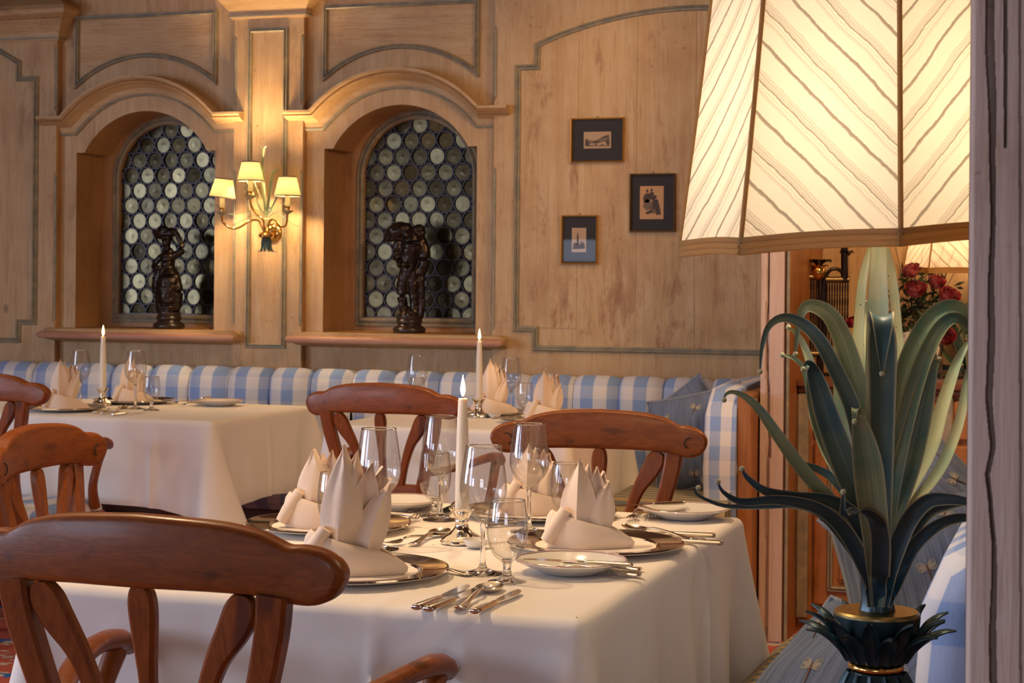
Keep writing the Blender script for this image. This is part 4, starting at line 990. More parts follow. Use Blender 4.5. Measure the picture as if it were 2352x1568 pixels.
cutlery('fork', (950, 1190), (930, 1205), 'fork at the far left beside the bread plate', 'forks', .9)
for k, (tp, en) in enumerate([((270, 935), (203, 950)), ((285, 938), (225, 951)), ((335, 945), (262, 952))]):
    cutlery('knife', tp, en, ['left knife beside the front charger of the left rear table', 'middle knife beside the front charger of the left rear table', 'right knife under the small goblet on the left rear table'][k], 'table knives', .95)
cutlery('spoon', (298, 928), (255, 948), 'spoon right of the front charger on the left rear table', 'spoons', .95)
cutlery('fork', (77, 932), (55, 937), 'fork left of the front charger on the left rear table', 'forks', .9)
cutlery('fork', (397, 926), (440, 922), 'fork left of the bread plate on the left rear table', 'forks', .95)
cutlery('fork', (418, 930), (455, 926), 'second fork left of the bread plate on the left rear table', 'forks', .95)
cutlery('knife', (440, 917), (480, 912), 'butter knife on the bread plate of the left rear table', 'table knives', .8, TZ+.0195)
cutlery('spoon', (1165, 948), (1128, 960), 'spoon in front of the charger on the middle rear table', 'spoons', .95)
# ================================================================ THE BIG AGAVE LAMP
UC, FC = Vector((cT, sT, 0)), Vector((-sT, cT, 0))          # right and forward of the survey line
def leafmesh(pts, n=34, cup=.22, th=.0016, k=1., m=6, facing=None):
    """pts = (point, half width); strip with a V-shaped cup, real thickness"""
    q = spline([(*p, w_) for p, w_ in pts], n); top = []; bot = []
    for i, (x, y, z, hw) in enumerate(q):
        a = Vector(q[max(0, i-1)][:3]); c_ = Vector(q[min(n, i+1)][:3]); t = (c_-a).normalized()
        f = facing if facing is not None else (Vector((x, y, z))-Vector((0, 0, CAMZ))).normalized()
        wv = t.cross(f).normalized() if f is not UC else UC.copy(); nv = wv.cross(t).normalized(); p = Vector((x, y, z)); hw = max(hw, .0004)
        if f is not UC and nv.dot(f) < 0: nv = -nv
        if f is UC and nv.dot(FC-Vector((0, 0, 1))) < 0: nv = -nv
        r1 = []; r2 = []
        for j in range(m+1):
            u = 2*j/m-1; d = cup*hw*(abs(u)**1.5)*2.; pt = p+wv*hw*u-nv*d
            r1.append(tuple(pt-nv*th/2)); r2.append(tuple(pt+nv*th/2))
        top.append(r1); bot.append(r2)
    b = MB(); b.grid(top, True); b.grid([list(reversed(r_)) for r_ in bot], True)
    b.grid([[r_[0] for r_ in bot], [r_[0] for r_ in top]]); b.grid([[r_[-1] for r_ in top], [r_[-1] for r_ in bot]]); return b, q
LD = 2.3
def agave(parent, leaves, D, S=1., ox=0, oy=0):
    for mt, pts, tip in leaves:
        x_, y_, d_, w0_ = pts[0]; pts = list(pts) if mt == 'leafpale' else [(2014+(x_-2014)*.5, 1392, d_*.5, 26), (2014+(x_-2014)*.7, (1392+y_)/2, d_*.6, (26+w0_)/2)]+list(pts)
        P3 = [(atd(ox+(x-0)*S, oy+y*S, D+dd), w_/2*D*S/FPX) for x, y, dd, w_ in pts]
        lb, q = leafmesh(P3, cup=.20 if mt != 'leafpale' else .16, facing=UC if tip == 2 else None); lo = obj('leaf', lb, mt, parent, 50)
        if tip: obj('leaf_tip', ball(q[-1][:3], .0036*S*D/LD/ (1 if S == 1 else .75), 10, 7), mt, lo, 60)
LV = [
 ('leafpale', [(2012, 1180, .0, 40), (2012, 950, -.02, 50), (2016, 740, -.025, 50), (2017, 640, -.025, 42), (2018, 540, -.02, 34)], 0),
 ('leafpale', [(1998, 1150, .04, 30), (1972, 850, .05, 30), (1973, 740, .05, 24), (1982, 640, .04, 21), (1997, 570, .03, 11)], 0),
 ('leafpale', [(2030, 1150, .04, 30), (2060, 850, .05, 30), (2059, 740, .05, 24), (2050, 640, .04, 21), (2038, 570, .03, 11)], 0),
 ('leafpale', [(2006, 1150, .08, 30), (1990, 850, .09, 34), (1988, 720, .09, 24), (1996, 690, .08, 8)], 0),
 ('leafpale', [(1958, 1090, .03, 22), (1935, 960, .04, 34), (1926, 850, .04, 24), (1921, 790, .04, 12), (1922, 779, .035, 5)], 1),
 ('leafpale', [(1990, 1180, .03, 24), (1900, 1040, .07, 26), (1866, 930, .07, 20), (1848, 850, .06, 14), (1822, 822, .05, 9), (1797, 815, .04, 4)], 1),
 ('leafpale', [(1985, 1150, .02, 30), (1880, 980, .05, 30), (1868, 860, .06, 24), (1845, 790, .06, 16), (1825, 762, .05, 10), (1811, 751, .04, 4)], 1),
 ('leafpale', [(2050, 1190, .03, 26), (2130, 1040, .06, 38), (2165, 930, .07, 32), (2195, 840, .07, 24), (2222, 790, .06, 12), (2250, 770, .06, 4)], 1),
 ('leafpale', [(2055, 1200, .03, 18), (2150, 1090, .05, 26), (2200, 980, .06, 24), (2222, 870, .06, 18), (2240, 800, .05, 6)], 1),
 ('leafmid', [(2000, 1120, .0, 40), (1982, 950, .0, 52), (1950, 820, .0, 48), (1915, 735, .0, 42), (1880, 706, .0, 34), (1850, 705, .0, 26), (1836, 735, .005, 16), (1829, 790, .01, 9), (1827, 813, .01, 3)], 1),
 ('leafmid', [(2035, 1120, .0, 40), (2058, 950, .0, 50), (2090, 820, .0, 46), (2130, 740, .0, 40), (2170, 707, .0, 36), (2210, 708, .0, 26), (2240, 750, .0, 16), (2250, 800, .0, 5)], 1),
 ('leafmid', [(2045, 1150, -.03, 36), (2080, 960, -.03, 44), (2120, 830, -.03, 38), (2160, 752, -.03, 32), (2195, 730, -.03, 26), (2228, 752, -.02, 18), (2250, 800, -.02, 6)], 1),
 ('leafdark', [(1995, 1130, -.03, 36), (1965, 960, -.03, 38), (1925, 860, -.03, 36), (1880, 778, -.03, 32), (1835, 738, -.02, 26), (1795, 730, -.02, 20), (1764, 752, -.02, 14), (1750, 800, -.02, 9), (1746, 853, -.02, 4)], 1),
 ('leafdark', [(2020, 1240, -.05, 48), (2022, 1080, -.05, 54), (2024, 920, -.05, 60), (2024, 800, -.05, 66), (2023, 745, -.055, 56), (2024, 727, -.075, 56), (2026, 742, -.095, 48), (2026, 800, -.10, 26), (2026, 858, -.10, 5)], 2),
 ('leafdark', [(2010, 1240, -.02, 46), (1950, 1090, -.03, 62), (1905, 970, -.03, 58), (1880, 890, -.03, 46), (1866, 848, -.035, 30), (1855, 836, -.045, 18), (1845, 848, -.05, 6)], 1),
 ('leafmid', [(1995, 1210, .0, 30), (1905, 1020, .01, 44), (1872, 930, .01, 34), (1862, 870, .0, 20)], 0),
 ('leafmid', [(2028, 1240, -.03, 50), (2075, 1090, -.03, 64), (2105, 980, -.03, 60), (2126, 890, -.03, 46), (2140, 845, -.03, 28), (2158, 825, -.03, 7)], 1),
 ('leafmid', [(2012, 1260, -.08, 56), (2000, 1150, -.09, 66), (1990, 1060, -.10, 66), (1978, 985, -.105, 44), (1970, 945, -.12, 24), (1963, 944, -.135, 14), (1963, 968, -.14, 5)], 2),
 ('leafmid', [(1995, 1230, .02, 26), (1905, 1145, .0, 30), (1845, 1080, -.01, 32), (1790, 1005, -.02, 28), (1748, 945, -.02, 22), (1715, 913, -.02, 16), (1685, 900, -.02, 10), (1668, 905, -.02, 7), (1663, 918, -.02, 3)], 1),
 ('leafdark', [(1990, 1210, .05, 24), (1925, 1110, .07, 24), (1880, 1078, .08, 18), (1835, 1062, .08, 12), (1800, 1035, .08, 9), (1788, 1010, .08, 6), (1789, 998, .08, 3)], 1),
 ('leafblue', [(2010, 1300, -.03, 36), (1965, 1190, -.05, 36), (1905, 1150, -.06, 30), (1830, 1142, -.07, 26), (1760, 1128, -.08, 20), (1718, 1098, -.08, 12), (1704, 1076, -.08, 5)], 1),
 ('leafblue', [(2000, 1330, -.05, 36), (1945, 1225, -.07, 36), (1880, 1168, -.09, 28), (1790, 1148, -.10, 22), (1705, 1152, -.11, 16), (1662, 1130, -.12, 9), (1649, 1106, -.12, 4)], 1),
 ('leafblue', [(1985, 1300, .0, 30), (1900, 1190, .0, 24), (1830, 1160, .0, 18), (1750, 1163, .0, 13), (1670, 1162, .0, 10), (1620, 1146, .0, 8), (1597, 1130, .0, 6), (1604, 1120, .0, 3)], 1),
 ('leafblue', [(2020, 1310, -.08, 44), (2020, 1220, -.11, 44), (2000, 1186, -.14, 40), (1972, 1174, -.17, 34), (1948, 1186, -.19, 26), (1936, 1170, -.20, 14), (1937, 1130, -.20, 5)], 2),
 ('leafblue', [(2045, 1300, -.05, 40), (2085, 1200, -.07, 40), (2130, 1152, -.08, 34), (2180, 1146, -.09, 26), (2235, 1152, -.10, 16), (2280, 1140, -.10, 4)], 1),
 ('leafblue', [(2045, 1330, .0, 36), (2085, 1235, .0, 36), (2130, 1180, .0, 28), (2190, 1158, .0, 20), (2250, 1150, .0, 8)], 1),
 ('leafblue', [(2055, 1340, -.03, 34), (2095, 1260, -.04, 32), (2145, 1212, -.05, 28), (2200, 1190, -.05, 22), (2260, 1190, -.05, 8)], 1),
]
L0 = atd(2014, 1400, LD)                                     # axis of the lamp at the top of the pineapple cup
lamp = thing('table_lamp', 'big lamp close at the right, striped octagonal shade above painted metal agave leaves', 'lamp')
agave(lamp, LV, LD)
ax, ay = L0.x, L0.y
PXM = LD/FPX
b = MB(); b.lathe([(.0005, L0.z+.16), (.030, L0.z+.16), (.026, L0.z+.09), (.0215, L0.z+.04), (.020, L0.z+.012), (.0225, L0.z), (.0005, L0.z)], 32, (ax, ay), mod=lambda a, r: 1+.05*math.cos(a*7)); obj('stem', b, 'teal', lamp, 50)
b = MB(); b.tube([(ax, ay, L0.z+.16), (ax, ay, 1.30)], .007, 10); obj('lamp_rod', b, 'brass', lamp, 60)
for k in range(0):                                           # outer sheath of leaf bases round the stem
    a = 2*PI*k/9+.3; o = lambda r: Vector((ax+r*math.cos(a), ay+r*math.sin(a), 0))
    lb, _ = leafmesh([(Vector((0, 0, L0.z+.01))+o(.020), .010), (Vector((0, 0, L0.z+.07))+o(.024), .013), (Vector((0, 0, L0.z+.13))+o(.034), .014), (Vector((0, 0, L0.z+.17))+o(.050), .009)], 12, .25, facing=-Vector((math.cos(a), math.sin(a), 0)))
    obj('leaf_sheath', lb, 'leafblue', lamp, 50)
b = MB(); b.lathe([(.0005, L0.z), (.052, L0.z-.0005), (.0545, L0.z-.003), (.0545, L0.z-.006), (.0005, L0.z-.006)], 56, (ax, ay)); obj('cup_disc', b, 'agedbrass', lamp, 40)
b = MB(); b.lathe([(.0005, L0.z-.006), (.0545, L0.z-.006), (.053, L0.z-.020), (.047, L0.z-.040), (.037, L0.z-.058), (.031, L0.z-.066), (.0005, L0.z-.066)], 48, (ax, ay), mod=lambda a, r: 1+.02*math.cos(a*12)); obj('cup', b, 'teal', lamp, 50)
for k in range(20):
    row = k // 10; a = 2*PI*(k+.5*row)/10; ca, sa = math.cos(a), math.sin(a); o = lambda r, z: Vector((ax+r*ca, ay+r*sa, L0.z+z))
    if row == 0: q = [(o(.034, -.064), .006), (o(.042, -.048), .011), (o(.060, -.030), .012), (o(.082, -.020), .008), (o(.100, -.020), .0014)]
    else: q = [(o(.036, -.064), .006), (o(.048, -.040), .010), (o(.060, -.018), .010), (o(.076, -.006), .007), (o(.092, -.002), .0014)]
    lb, _ = leafmesh(q, 14, .30, facing=Vector((-ca*.4, -sa*.4, .9)).normalized()); obj('cup_leaf', lb, 'teal', lamp, 50)
b = MB(); b.lathe([(.028, L0.z-.066), (.0345, L0.z-.068), (.0365, L0.z-.0725), (.0345, L0.z-.077), (.028, L0.z-.079)], 40, (ax, ay)); obj('gilt_ring', b, 'brass', lamp, 60)
b = MB(); b.lathe([(.0005, L0.z-.078), (.031, L0.z-.079), (.038, L0.z-.10), (.052, L0.z-.15), (.066, L0.z-.20), (.070, L0.z-.24), (.062, L0.z-.27), (.075, L0.z-.285), (.078, L0.z-.30), (.0005, L0.z-.30)], 48, (ax, ay), mod=lambda a, r: 1+.02*math.cos(a*12)); obj('base', b, 'teal', lamp, 50)
for k in range(14):
    a = 2*PI*k/14; ca, sa = math.cos(a), math.sin(a); o = lambda r, z: Vector((ax+r*ca, ay+r*sa, L0.z+z))
    lb, _ = leafmesh([(o(.035, -.080), .006), (o(.043, -.10), .010), (o(.056, -.14), .013), (o(.071, -.19), .012), (o(.082, -.225), .003)], 14, .25, facing=Vector((-ca, -sa, .3)).normalized()); obj('base_leaf', lb, 'teal', lamp, 50)
def make_shade(parent, cen, R0, R1, z0, z1, a0, N=8, zt=0., camz=True):
    """faceted fabric shade; one object per fabric face, cords on the ribs, braid round the lower edge"""
    V = []
    for k in range(N):
        a = R(a0+k*360/N); V.append((UC*math.sin(a)-FC*math.cos(a)))
    def pt(k, t, u=0., zf=1.):
        r_ = lerp(R0, R1, t)-.002*math.sin(PI*t)*(R0/.25); d = V[k % N]; e = V[(k+1) % N]
        v = d.lerp(e, u)*r_; sag = .0025*math.sin(PI*u)*(1-t)*(R0/.25)
        n_ = (d+e).normalized(); v = v-n_*.006*math.sin(PI*u)*(R0/.25); sag += (.0697*v.dot(UC)+.0207*v.dot(FC)) if zt else 0
        return Vector((cen.x, cen.y, 0))+Vector((v.x, v.y, lerp(z0, z1, t)+sag))
    for k in range(N):
        rows = 14; cols = 10; g = [[tuple(pt(k, j/rows, i/cols)) for i in range(cols+1)] for j in range(rows+1)]
        m_ = MB(); m_.grid(g); H_ = z1-z0; sgn = -1 if k % 2 == 1 else 1
        wl = 2*R0*math.sin(PI/N)
        for f in range(rows*cols):
            j, i = divmod(f, cols); m_.uv[f] = [(((H_*jj/rows)-sgn*(wl*ii/cols)*.95)/.62, jj/rows) for ii, jj in ((i, j), (i+1, j), (i+1, j+1), (i, j+1))]
        fo = obj('shade_panel', m_, 'shade', parent, 60)
        c_ = MB(); c_.tube([pt(k, j/rows) for j in range(rows+1)], .0032*R0/.25, 7); obj('rib_cord', c_, 'trim', parent, 60)
        tr_ = MB()
        for e, dz in ((0, .004), (0, -.003), (0, -.010)):
            tr_.tube([pt(k, 0, i/cols)+Vector((0, 0, dz*R0/.25)) for i in range(cols+1)], .0040*R0/.25, 6)
        obj('shade_braid', tr_, 'trim', parent, 60)
zb = 1.277
shc = atd(2017, 655, LD)
make_shade(lamp, shc, .255, .203, zb+.016, 1.74, -96, zt=1.)
obj('bulb', ball((ax, ay, 1.415), .024, 16, 12, 1, 1, 1.3), 'bulb', lamp, 60)
light('lamp_bulb_light', 'POINT', (ax, ay, 1.415), 10, (1, .79, .55), .03)
# low wooden stand the lamp stands on, end of the bench
st = thing('lamp_stand', 'low wooden stand under the big agave lamp at the bench end', 'stand', (ax, ay, 0))
obj('top', MB().box(-.16, .14, -.15, .15, L0.z-.322, L0.z-.301, .004), 'darkwood', st, 30)
obj('body', MB().box(-.13, .11, -.12, .12, 0, L0.z-.322, .004), 'orange', st, 30)
# second lamp of the same kind, far off on the sideboard
D2 = 6.72; c2 = atd(2238, 655, D2)
lamp2 = thing('table_lamp', 'small far lamp on the sideboard, its striped shade half hidden by the timber post', 'lamp')
S2_ = LD/D2*1.0
L2 = [('leafmid', [(x, y, dd, w_) for x, y, dd, w_ in q_], tp) for m_, q_, tp in []]
def shift(lv, S, ox, oy, mt=None, D=D2):
    return [(mt or m_, [(ox+(x-2014)*S, oy+(y-1400)*S, dd, w_*S) for x, y, dd, w_ in q_], tp) for m_, q_, tp in lv]
for m_, pts, tip in shift(LV, .36, 2238, 935):
    P3 = [(atd(x, y, D2+dd), max(.002, w_/2*D2/FPX)) for x, y, dd, w_ in pts]
    lb, q = leafmesh(P3, 22, .2, m=4); lo = obj('leaf', lb, m_, lamp2, 50)
    if tip: obj('leaf_tip', ball(q[-1][:3], .005, 8, 6), m_, lo, 60)
b = MB(); zt_ = .90; b.lathe([(.0005, zt_+.002), (.06, zt_+.002), (.05, zt_+.02), (.03, zt_+.03), (.026, zt_+.06), (.020, 1.2), (.01, 1.35)], 24, (c2.x, c2.y)); obj('base', b, 'teal', lamp2, 60)
make_shade(lamp2, c2, .262, .20, CAMZ+43*D2/FPX, CAMZ+43*D2/FPX+.40, -98)
obj('bulb', ball((c2.x, c2.y, 1.46), .024, 12, 9), 'bulb', lamp2, 60)
light('lamp_bulb_light', 'POINT', (c2.x, c2.y, 1.46), 9, (1, .66, .36), .03)
light('added_side_room_fill', 'AREA', (-.1, 5.0, 2.5), 30, (1, .60, .28), .5, .5, (-.4, 6.4, .6))  # added area light to brighten the sideboard, besides the far table lamp
# ================================================================ PILLOWS
def dragonfly(s=1.):
    w_ = MB(); bd = MB()
    for sx, a, L in ((1, 35, .030), (-1, 35, .030), (1, 2, .026), (-1, 2, .026)):
        pts = []; n = 14
        for k in range(n):
            t = 2*PI*k/n; u, v = L*(.5+.5*math.cos(t)), .0062*math.sin(t)*(1.2+.5*math.cos(t)); ca, sa = math.cos(R(a)), math.sin(R(a))
            pts.append((sx*(u*ca-v*sa)*s, (u*sa+v*ca)*s+.006*s))
        w_.tube([(x, y, 0) for x, y in pts+[pts[0]]], .00055, 4); mx_ = sum(p[0] for p in pts)/n; my_ = sum(p[1] for p in pts)/n
        for q_ in (.72, .45, .2): w_.tube([(mx_+(x-mx_)*q_, my_+(y-my_)*q_, 0) for x, y in pts+[pts[0]]], .00055, 4)
    bd.tube([(0, .016*s, 0), (0, .0, 0), (0, -.034*s, 0)], [.0018, .0022, .0010], 5)
    return w_, bd
def make_pillow(name, label, loc, rot, W=.42, H=.42, T=.15, mat_='pillow', flies=(), group='slate blue dragonfly pillows'):
    t = thing(name, label, 'pillow', loc, 0, group); t.rotation_euler = rot
    n = 26
    def zf(u, v):
        e = (1-abs(u)**2.4)*(1-abs(v)**2.4); return T/2*max(0, e)**.55*(1+.06*math.sin(u*5+v*3)+.04*math.sin(v*9-u*4))
    def xy(u, v):
        k = 1-.055*(1-u*u)*abs(v)**3; k2 = 1-.055*(1-v*v)*abs(u)**3; return u*W/2*k2, v*H/2*k
    gf = [[(*xy(2*i/n-1, 2*j/n-1), zf(2*i/n-1, 2*j/n-1)) for i in range(n+1)] for j in range(n+1)]
    gb = [[(x, y, -z) for x, y, z in reversed(r_)] for r_ in gf]
    b = MB(); b.grid(gf); b.grid(gb); obj('cover', b, mat_, t, 60)
    ed = [gf[0][i] for i in range(n)]+[gf[j][n] for j in range(n)]+[gf[n][n-i] for i in range(n)]+[gf[n-j][0] for j in range(n)]
    b = MB(); b.tube([(x, y, 0) for x, y, z in ed+[ed[0]]], .0048, 7, cap=False); obj('piping', b, 'piping', t, 60)
    for u, v, a in flies:
        w_, bd = dragonfly(.75)
        fo = None
        for src, nm_, mt_ in ((w_, 'embroidered_dragonfly', 'embroid'), (bd, 'dragonfly_body', 'embroidbody')):
            dst = MB()
            mt = Matrix.Rotation(R(a), 4, 'Z'); vs = []
            for p in src.v:
                p = mt @ Vector(p); x, y = xy(u, v); X, Y = x+p.x, y+p.y; vs.append((X, Y, zf(2*X/W, 2*Y/H)+.0008+p.z*.6))
            dst.add(vs, src.f); fo = obj(nm_, dst, mt_, fo or t, 60)
    return t
def face(yaw, tilt, roll=0):
    """rotation of a pillow whose face (+Z) looks towards -Y, turned by yaw, leaning back by tilt"""
    return (Matrix.Rotation(R(yaw), 4, 'Z') @ Matrix.Rotation(R(90-tilt), 4, 'X') @ Matrix.Rotation(R(roll), 4, 'Z')).to_euler()
FL = [(-.55, .45, 20), (.1, .55, -25), (.6, .2, 30), (-.2, -.05, 10), (.35, -.45, -20), (-.6, -.5, 35), (.72, .75, 0), (-.1, -.8, -10)]
make_pillow('throw_pillow', 'slate blue pillow lying back in the right foreground behind the lamp cup', (-.350, 2.76, .592), face(-30, 48, -8), .33, .33, .15, flies=FL)
make_pillow('throw_pillow', 'large slate blue dragonfly pillow standing between the lamp stem and the timber post', atd(2165, 1335, 3.55), face(14, 38, 8), .40, .40, .15, flies=FL)
make_pillow('throw_pillow', 'farthest blue pillow on the side bench, its top corner above the agave leaves', atd(2140, 1215, 4.05), face(8, 36, 42), .36, .36, .14, flies=FL)
make_pillow('throw_pillow', 'slate blue pillow in the bench corner leaning beside the padded arm', atd(1605, 1010, 6.42), face(-8, 18, 14), .36, .36, .14, flies=FL)
make_pillow('throw_pillow', 'blue pillow between the corner pillow and the padded check arm', atd(1668, 1030, 6.30), face(-62, 16, 4), .36, .36, .13, flies=FL)
make_pillow('throw_pillow', 'blue pillow mostly hidden behind the other corner pillow, its tip showing', atd(1580, 985, 6.60), face(-4, 15, 38), .30, .30, .12, flies=FL[:3])
# ================================================================ WALL SCONCE
sx_ = -3.37; SC = thing('wall_sconce', 'brass three-armed wall sconce with pleated cream shades and green metal leaves', 'wall lamp', (0, 0, 0))
S0 = atY(612, 540, YP-.09); pc = atY(628, 535, YP)
b = MB(); b.lathe([(.0005, .020), (.020, .020), (.034, .012), (.040, .008), (.042, .0)], 36); b.xf(Matrix.Translation((pc.x, YP, pc.z)) @ Matrix.Rotation(PI/2, 4, 'X')); obj('backplate', b, 'brass', SC, 50)
b = MB(); b.tube([(pc.x, YP-.01, pc.z), ((pc.x+S0.x)/2, YP-.05, S0.z+.01), (S0.x, S0.y, S0.z)], .008, 8); obj('bracket', b, 'brass', SC, 60)
b = MB(); b.lathe([(.0005, .034), (.010, .034), (.012, .018), (.026, .010), (.034, .002), (.033, -.008), (.022, -.014), (.012, -.016), (.0005, -.016)], 28, (S0.x, S0.y), z0=S0.z); obj('body', b, 'brass', SC, 50)
for k in range(11):
    a = 2*PI*k/11; ca, sa = math.cos(a), math.sin(a); o = lambda r, z: Vector((S0.x+r*ca, S0.y+r*sa, S0.z+z))
    lb, _ = leafmesh([(o(.014, -.012), .006), (o(.019, -.03), .006), (o(.020, -.05), .0045), (o(.028, -.066), .0028), (o(.040, -.070), .0008)], 12, .2, m=4, facing=Vector((-ca, -sa, 0))); obj('hanging_leaf', lb, 'leafdark', SC, 50)
b = MB()
for k in range(5): b.merge(MB().lathe([(.009, S0.z+.040+k*.006), (.0125, S0.z+.043+k*.006), (.009, S0.z+.046+k*.006)], 14, (S0.x, S0.y)))
obj('binding', b, 'leafmid', SC, 60)
lvs = [([(612, 500), (606, 440), (603, 390), (606, 345), (613, 336)], 7), ([(612, 500), (607, 455), (600, 405), (604, 350), (596, 336)], 3), ([(612, 498), (620, 440), (626, 400), (640, 388)], 6),
       ([(614, 495), (628, 470), (642, 440), (652, 420)], 3.5), ([(610, 497), (598, 480), (586, 455), (570, 420), (556, 404)], 4), ([(608, 500), (600, 460), (585, 420), (572, 405), (552, 410)], 1.8),
       ([(606, 500), (590, 482), (560, 488), (535, 492), (520, 486)], 2), ([(606, 503), (580, 495), (560, 505), (532, 518)], 2), ([(616, 500), (635, 488), (655, 500), (672, 515), (690, 520)], 2.2), ([(610, 500), (612, 482), (620, 478), (625, 488)], 5)]
for i, (q, w_) in enumerate(lvs):
    lb, qq = leafmesh([(atY(x, y, YP-.09-(.0 if i % 2 else .012)*j/2), (w_*(1, 1.2, 1.1, .6, .2)[min(j, 4)] if w_ > 3 else w_*.8)*.0009) for j, (x, y) in enumerate(q)], 20, .2, m=4); obj('leaf', lb, 'leafmid', SC, 50)
arms = [((575, 372), [(608, 532), (604, 505), (588, 490), (577, 472), (575, 455)], -.02, 0), ((517, 418), [(605, 530), (594, 507), (575, 507), (550, 522), (530, 524), (513, 510), (510, 493)], .01, 6), ((656, 414), [(615, 530), (621, 506), (632, 505), (645, 520), (657, 516), (660, 490)], .01, 0)]
SH = Vector(atY(575, 345, YP-.16))
for (sx, sy), q, dy, tl in arms:
    n = len(q); yv = lambda t: YP-.09-(.055+dy*0)*t
    pts = [atY(x, y, yv(i/(n-1))) for i, (x, y) in enumerate(q)]; pp = spline([tuple(p) for p in pts], 24)
    b = MB(); b.tube(pp, .0048, 9, up=(0, 1, 0)); ao = obj('arm', b, 'brass', SC, 60)
    e = pts[-1]; c_ = (e.x, e.y)
    b = MB(); b.lathe([(.0005, 0), (.006, 0), (.011, .004), (.024, .014), (.026, .016), (.010, .009), (.0005, .008)], 24, c_, z0=e.z-.004, mod=lambda a, r: 1+(.12*math.cos(a*8) if r > .02 else 0)); obj('drip_leaf', b, 'leafblue', SC, 50)
    b = MB(); b.lathe([(.0005, 0), (.007, 0), (.0105, .005), (.0085, .012), (.011, .021), (.0125, .024), (.0005, .024)], 20, c_, z0=e.z+.006); obj('candle_cup', b, 'brass', SC, 50)
    b = MB(); b.lathe([(.008, 0), (.020, .004), (.029, .012), (.030, .017), (.029, .0172), (.019, .006), (.008, .002)], 28, c_, z0=e.z+.030, mod=lambda a, r: 1+.04*math.cos(a*8)); obj('glass_pan', b, 'glass', SC, 50)
    b = MB(); b.lathe([(.0005, 0), (.0105, 0), (.0105, .062), (.0005, .062)], 16, c_, z0=e.z+.031); obj('candle_sleeve', b, 'smallshade', SC, 50)
    shz = e.z+.072; L = .082
    m_ = MB(); m_.lathe([(.0565, 0), (.0365, L)], 40); m_.lathe([(.0350, L), (.0555, 0)], 40)
    mt = Matrix.Translation((c_[0], c_[1], shz)) @ Matrix.Rotation(R(tl), 4, 'Y'); m_.xf(mt); so = obj('lamp_shade', m_, 'smallshade', SC, 60)
    for pr_ in ([(.0562, -.001), (.0575, .0), (.0565, .004), (.0555, .003)], [(.0362, L+.001), (.0375, L), (.0380, L-.004), (.0365, L-.003)]):
        m_ = MB(); m_.lathe(pr_, 40); m_.xf(mt); obj('shade_ribbon', m_, 'shadetrim', so, 60)
    obj('bulb', ball((c_[0], c_[1], e.z+.112), .010, 10, 8, 1, 1, 1.5), 'bulb', SC, 60)
    light('sconce_light', 'POINT', (c_[0], c_[1], e.z+.112), 33, (1, .66, .32), .012)
# ================================================================ STATUES ON THE SILLS
def blob(parts, voxel=.0045):
    b = MB()
    for pts in parts:
        q = spline(pts, 14) if len(pts) > 2 else list(pts)
        b.tube([p[:3] for p in q], [p[3] for p in q], 12, flat=1.)
        b.merge(ball(q[0][:3], q[0][3], 10, 7)); b.merge(ball(q[-1][:3], q[-1][3], 10, 7))
    return b
def statue(name, label, px, py, Y, s, parts, lumps, plinth):
    c_ = atY(px, py, Y); t = thing(name, label, 'statue', (c_.x, c_.y, 1.0205), 0, 'bronze statues on the window sills'); K = s
    b = MB(); b.lathe([(.0005, 0), (.066, 0), (.070, .006), (.070, .016), (.062, .024), (.052, .030), (.050, .036), (.056, .042), (.056, .050), (.050, .056), (.052, .064), (.052, .072), (.0005, .072)], 40); obj('plinth', b, 'ebony', t, 45)
    f = lambda p: ((p[0]-px)*K, p[1], (py-p[2])*K+.0, p[3]) if len(p) == 4 else None
    mb = blob([[f(p) for p in q] for q in parts])
    rn = random.Random(4)
    for x, y, z, r_, n in lumps:
        for k in range(n):
            a, d = rn.uniform(0, 6.28), rn.uniform(.3, 1); mb.merge(ball(((x-px)*K+math.cos(a)*d*.030, y+rn.uniform(-.025, .025), (py-z)*K+math.sin(a)*d*.013), r_*rn.uniform(.6, 1.1), 8, 6))
    o = obj('figure', mb, 'bronze', t, None)
    m1 = o.modifiers.new('fuse', 'REMESH'); m1.mode = 'VOXEL'; m1.voxel_size = .0036; m1.use_smooth_shade = True
    m2 = o.modifiers.new('soften', 'SMOOTH'); m2.factor = .5; m2.iterations = 3
    tx = bpy.data.textures.new('drapery', 'CLOUDS'); tx.noise_scale = .022; m3 = o.modifiers.new('folds', 'DISPLACE'); m3.texture = tx; m3.strength = .007; m3.mid_level = .5
    return t
KS = .00186
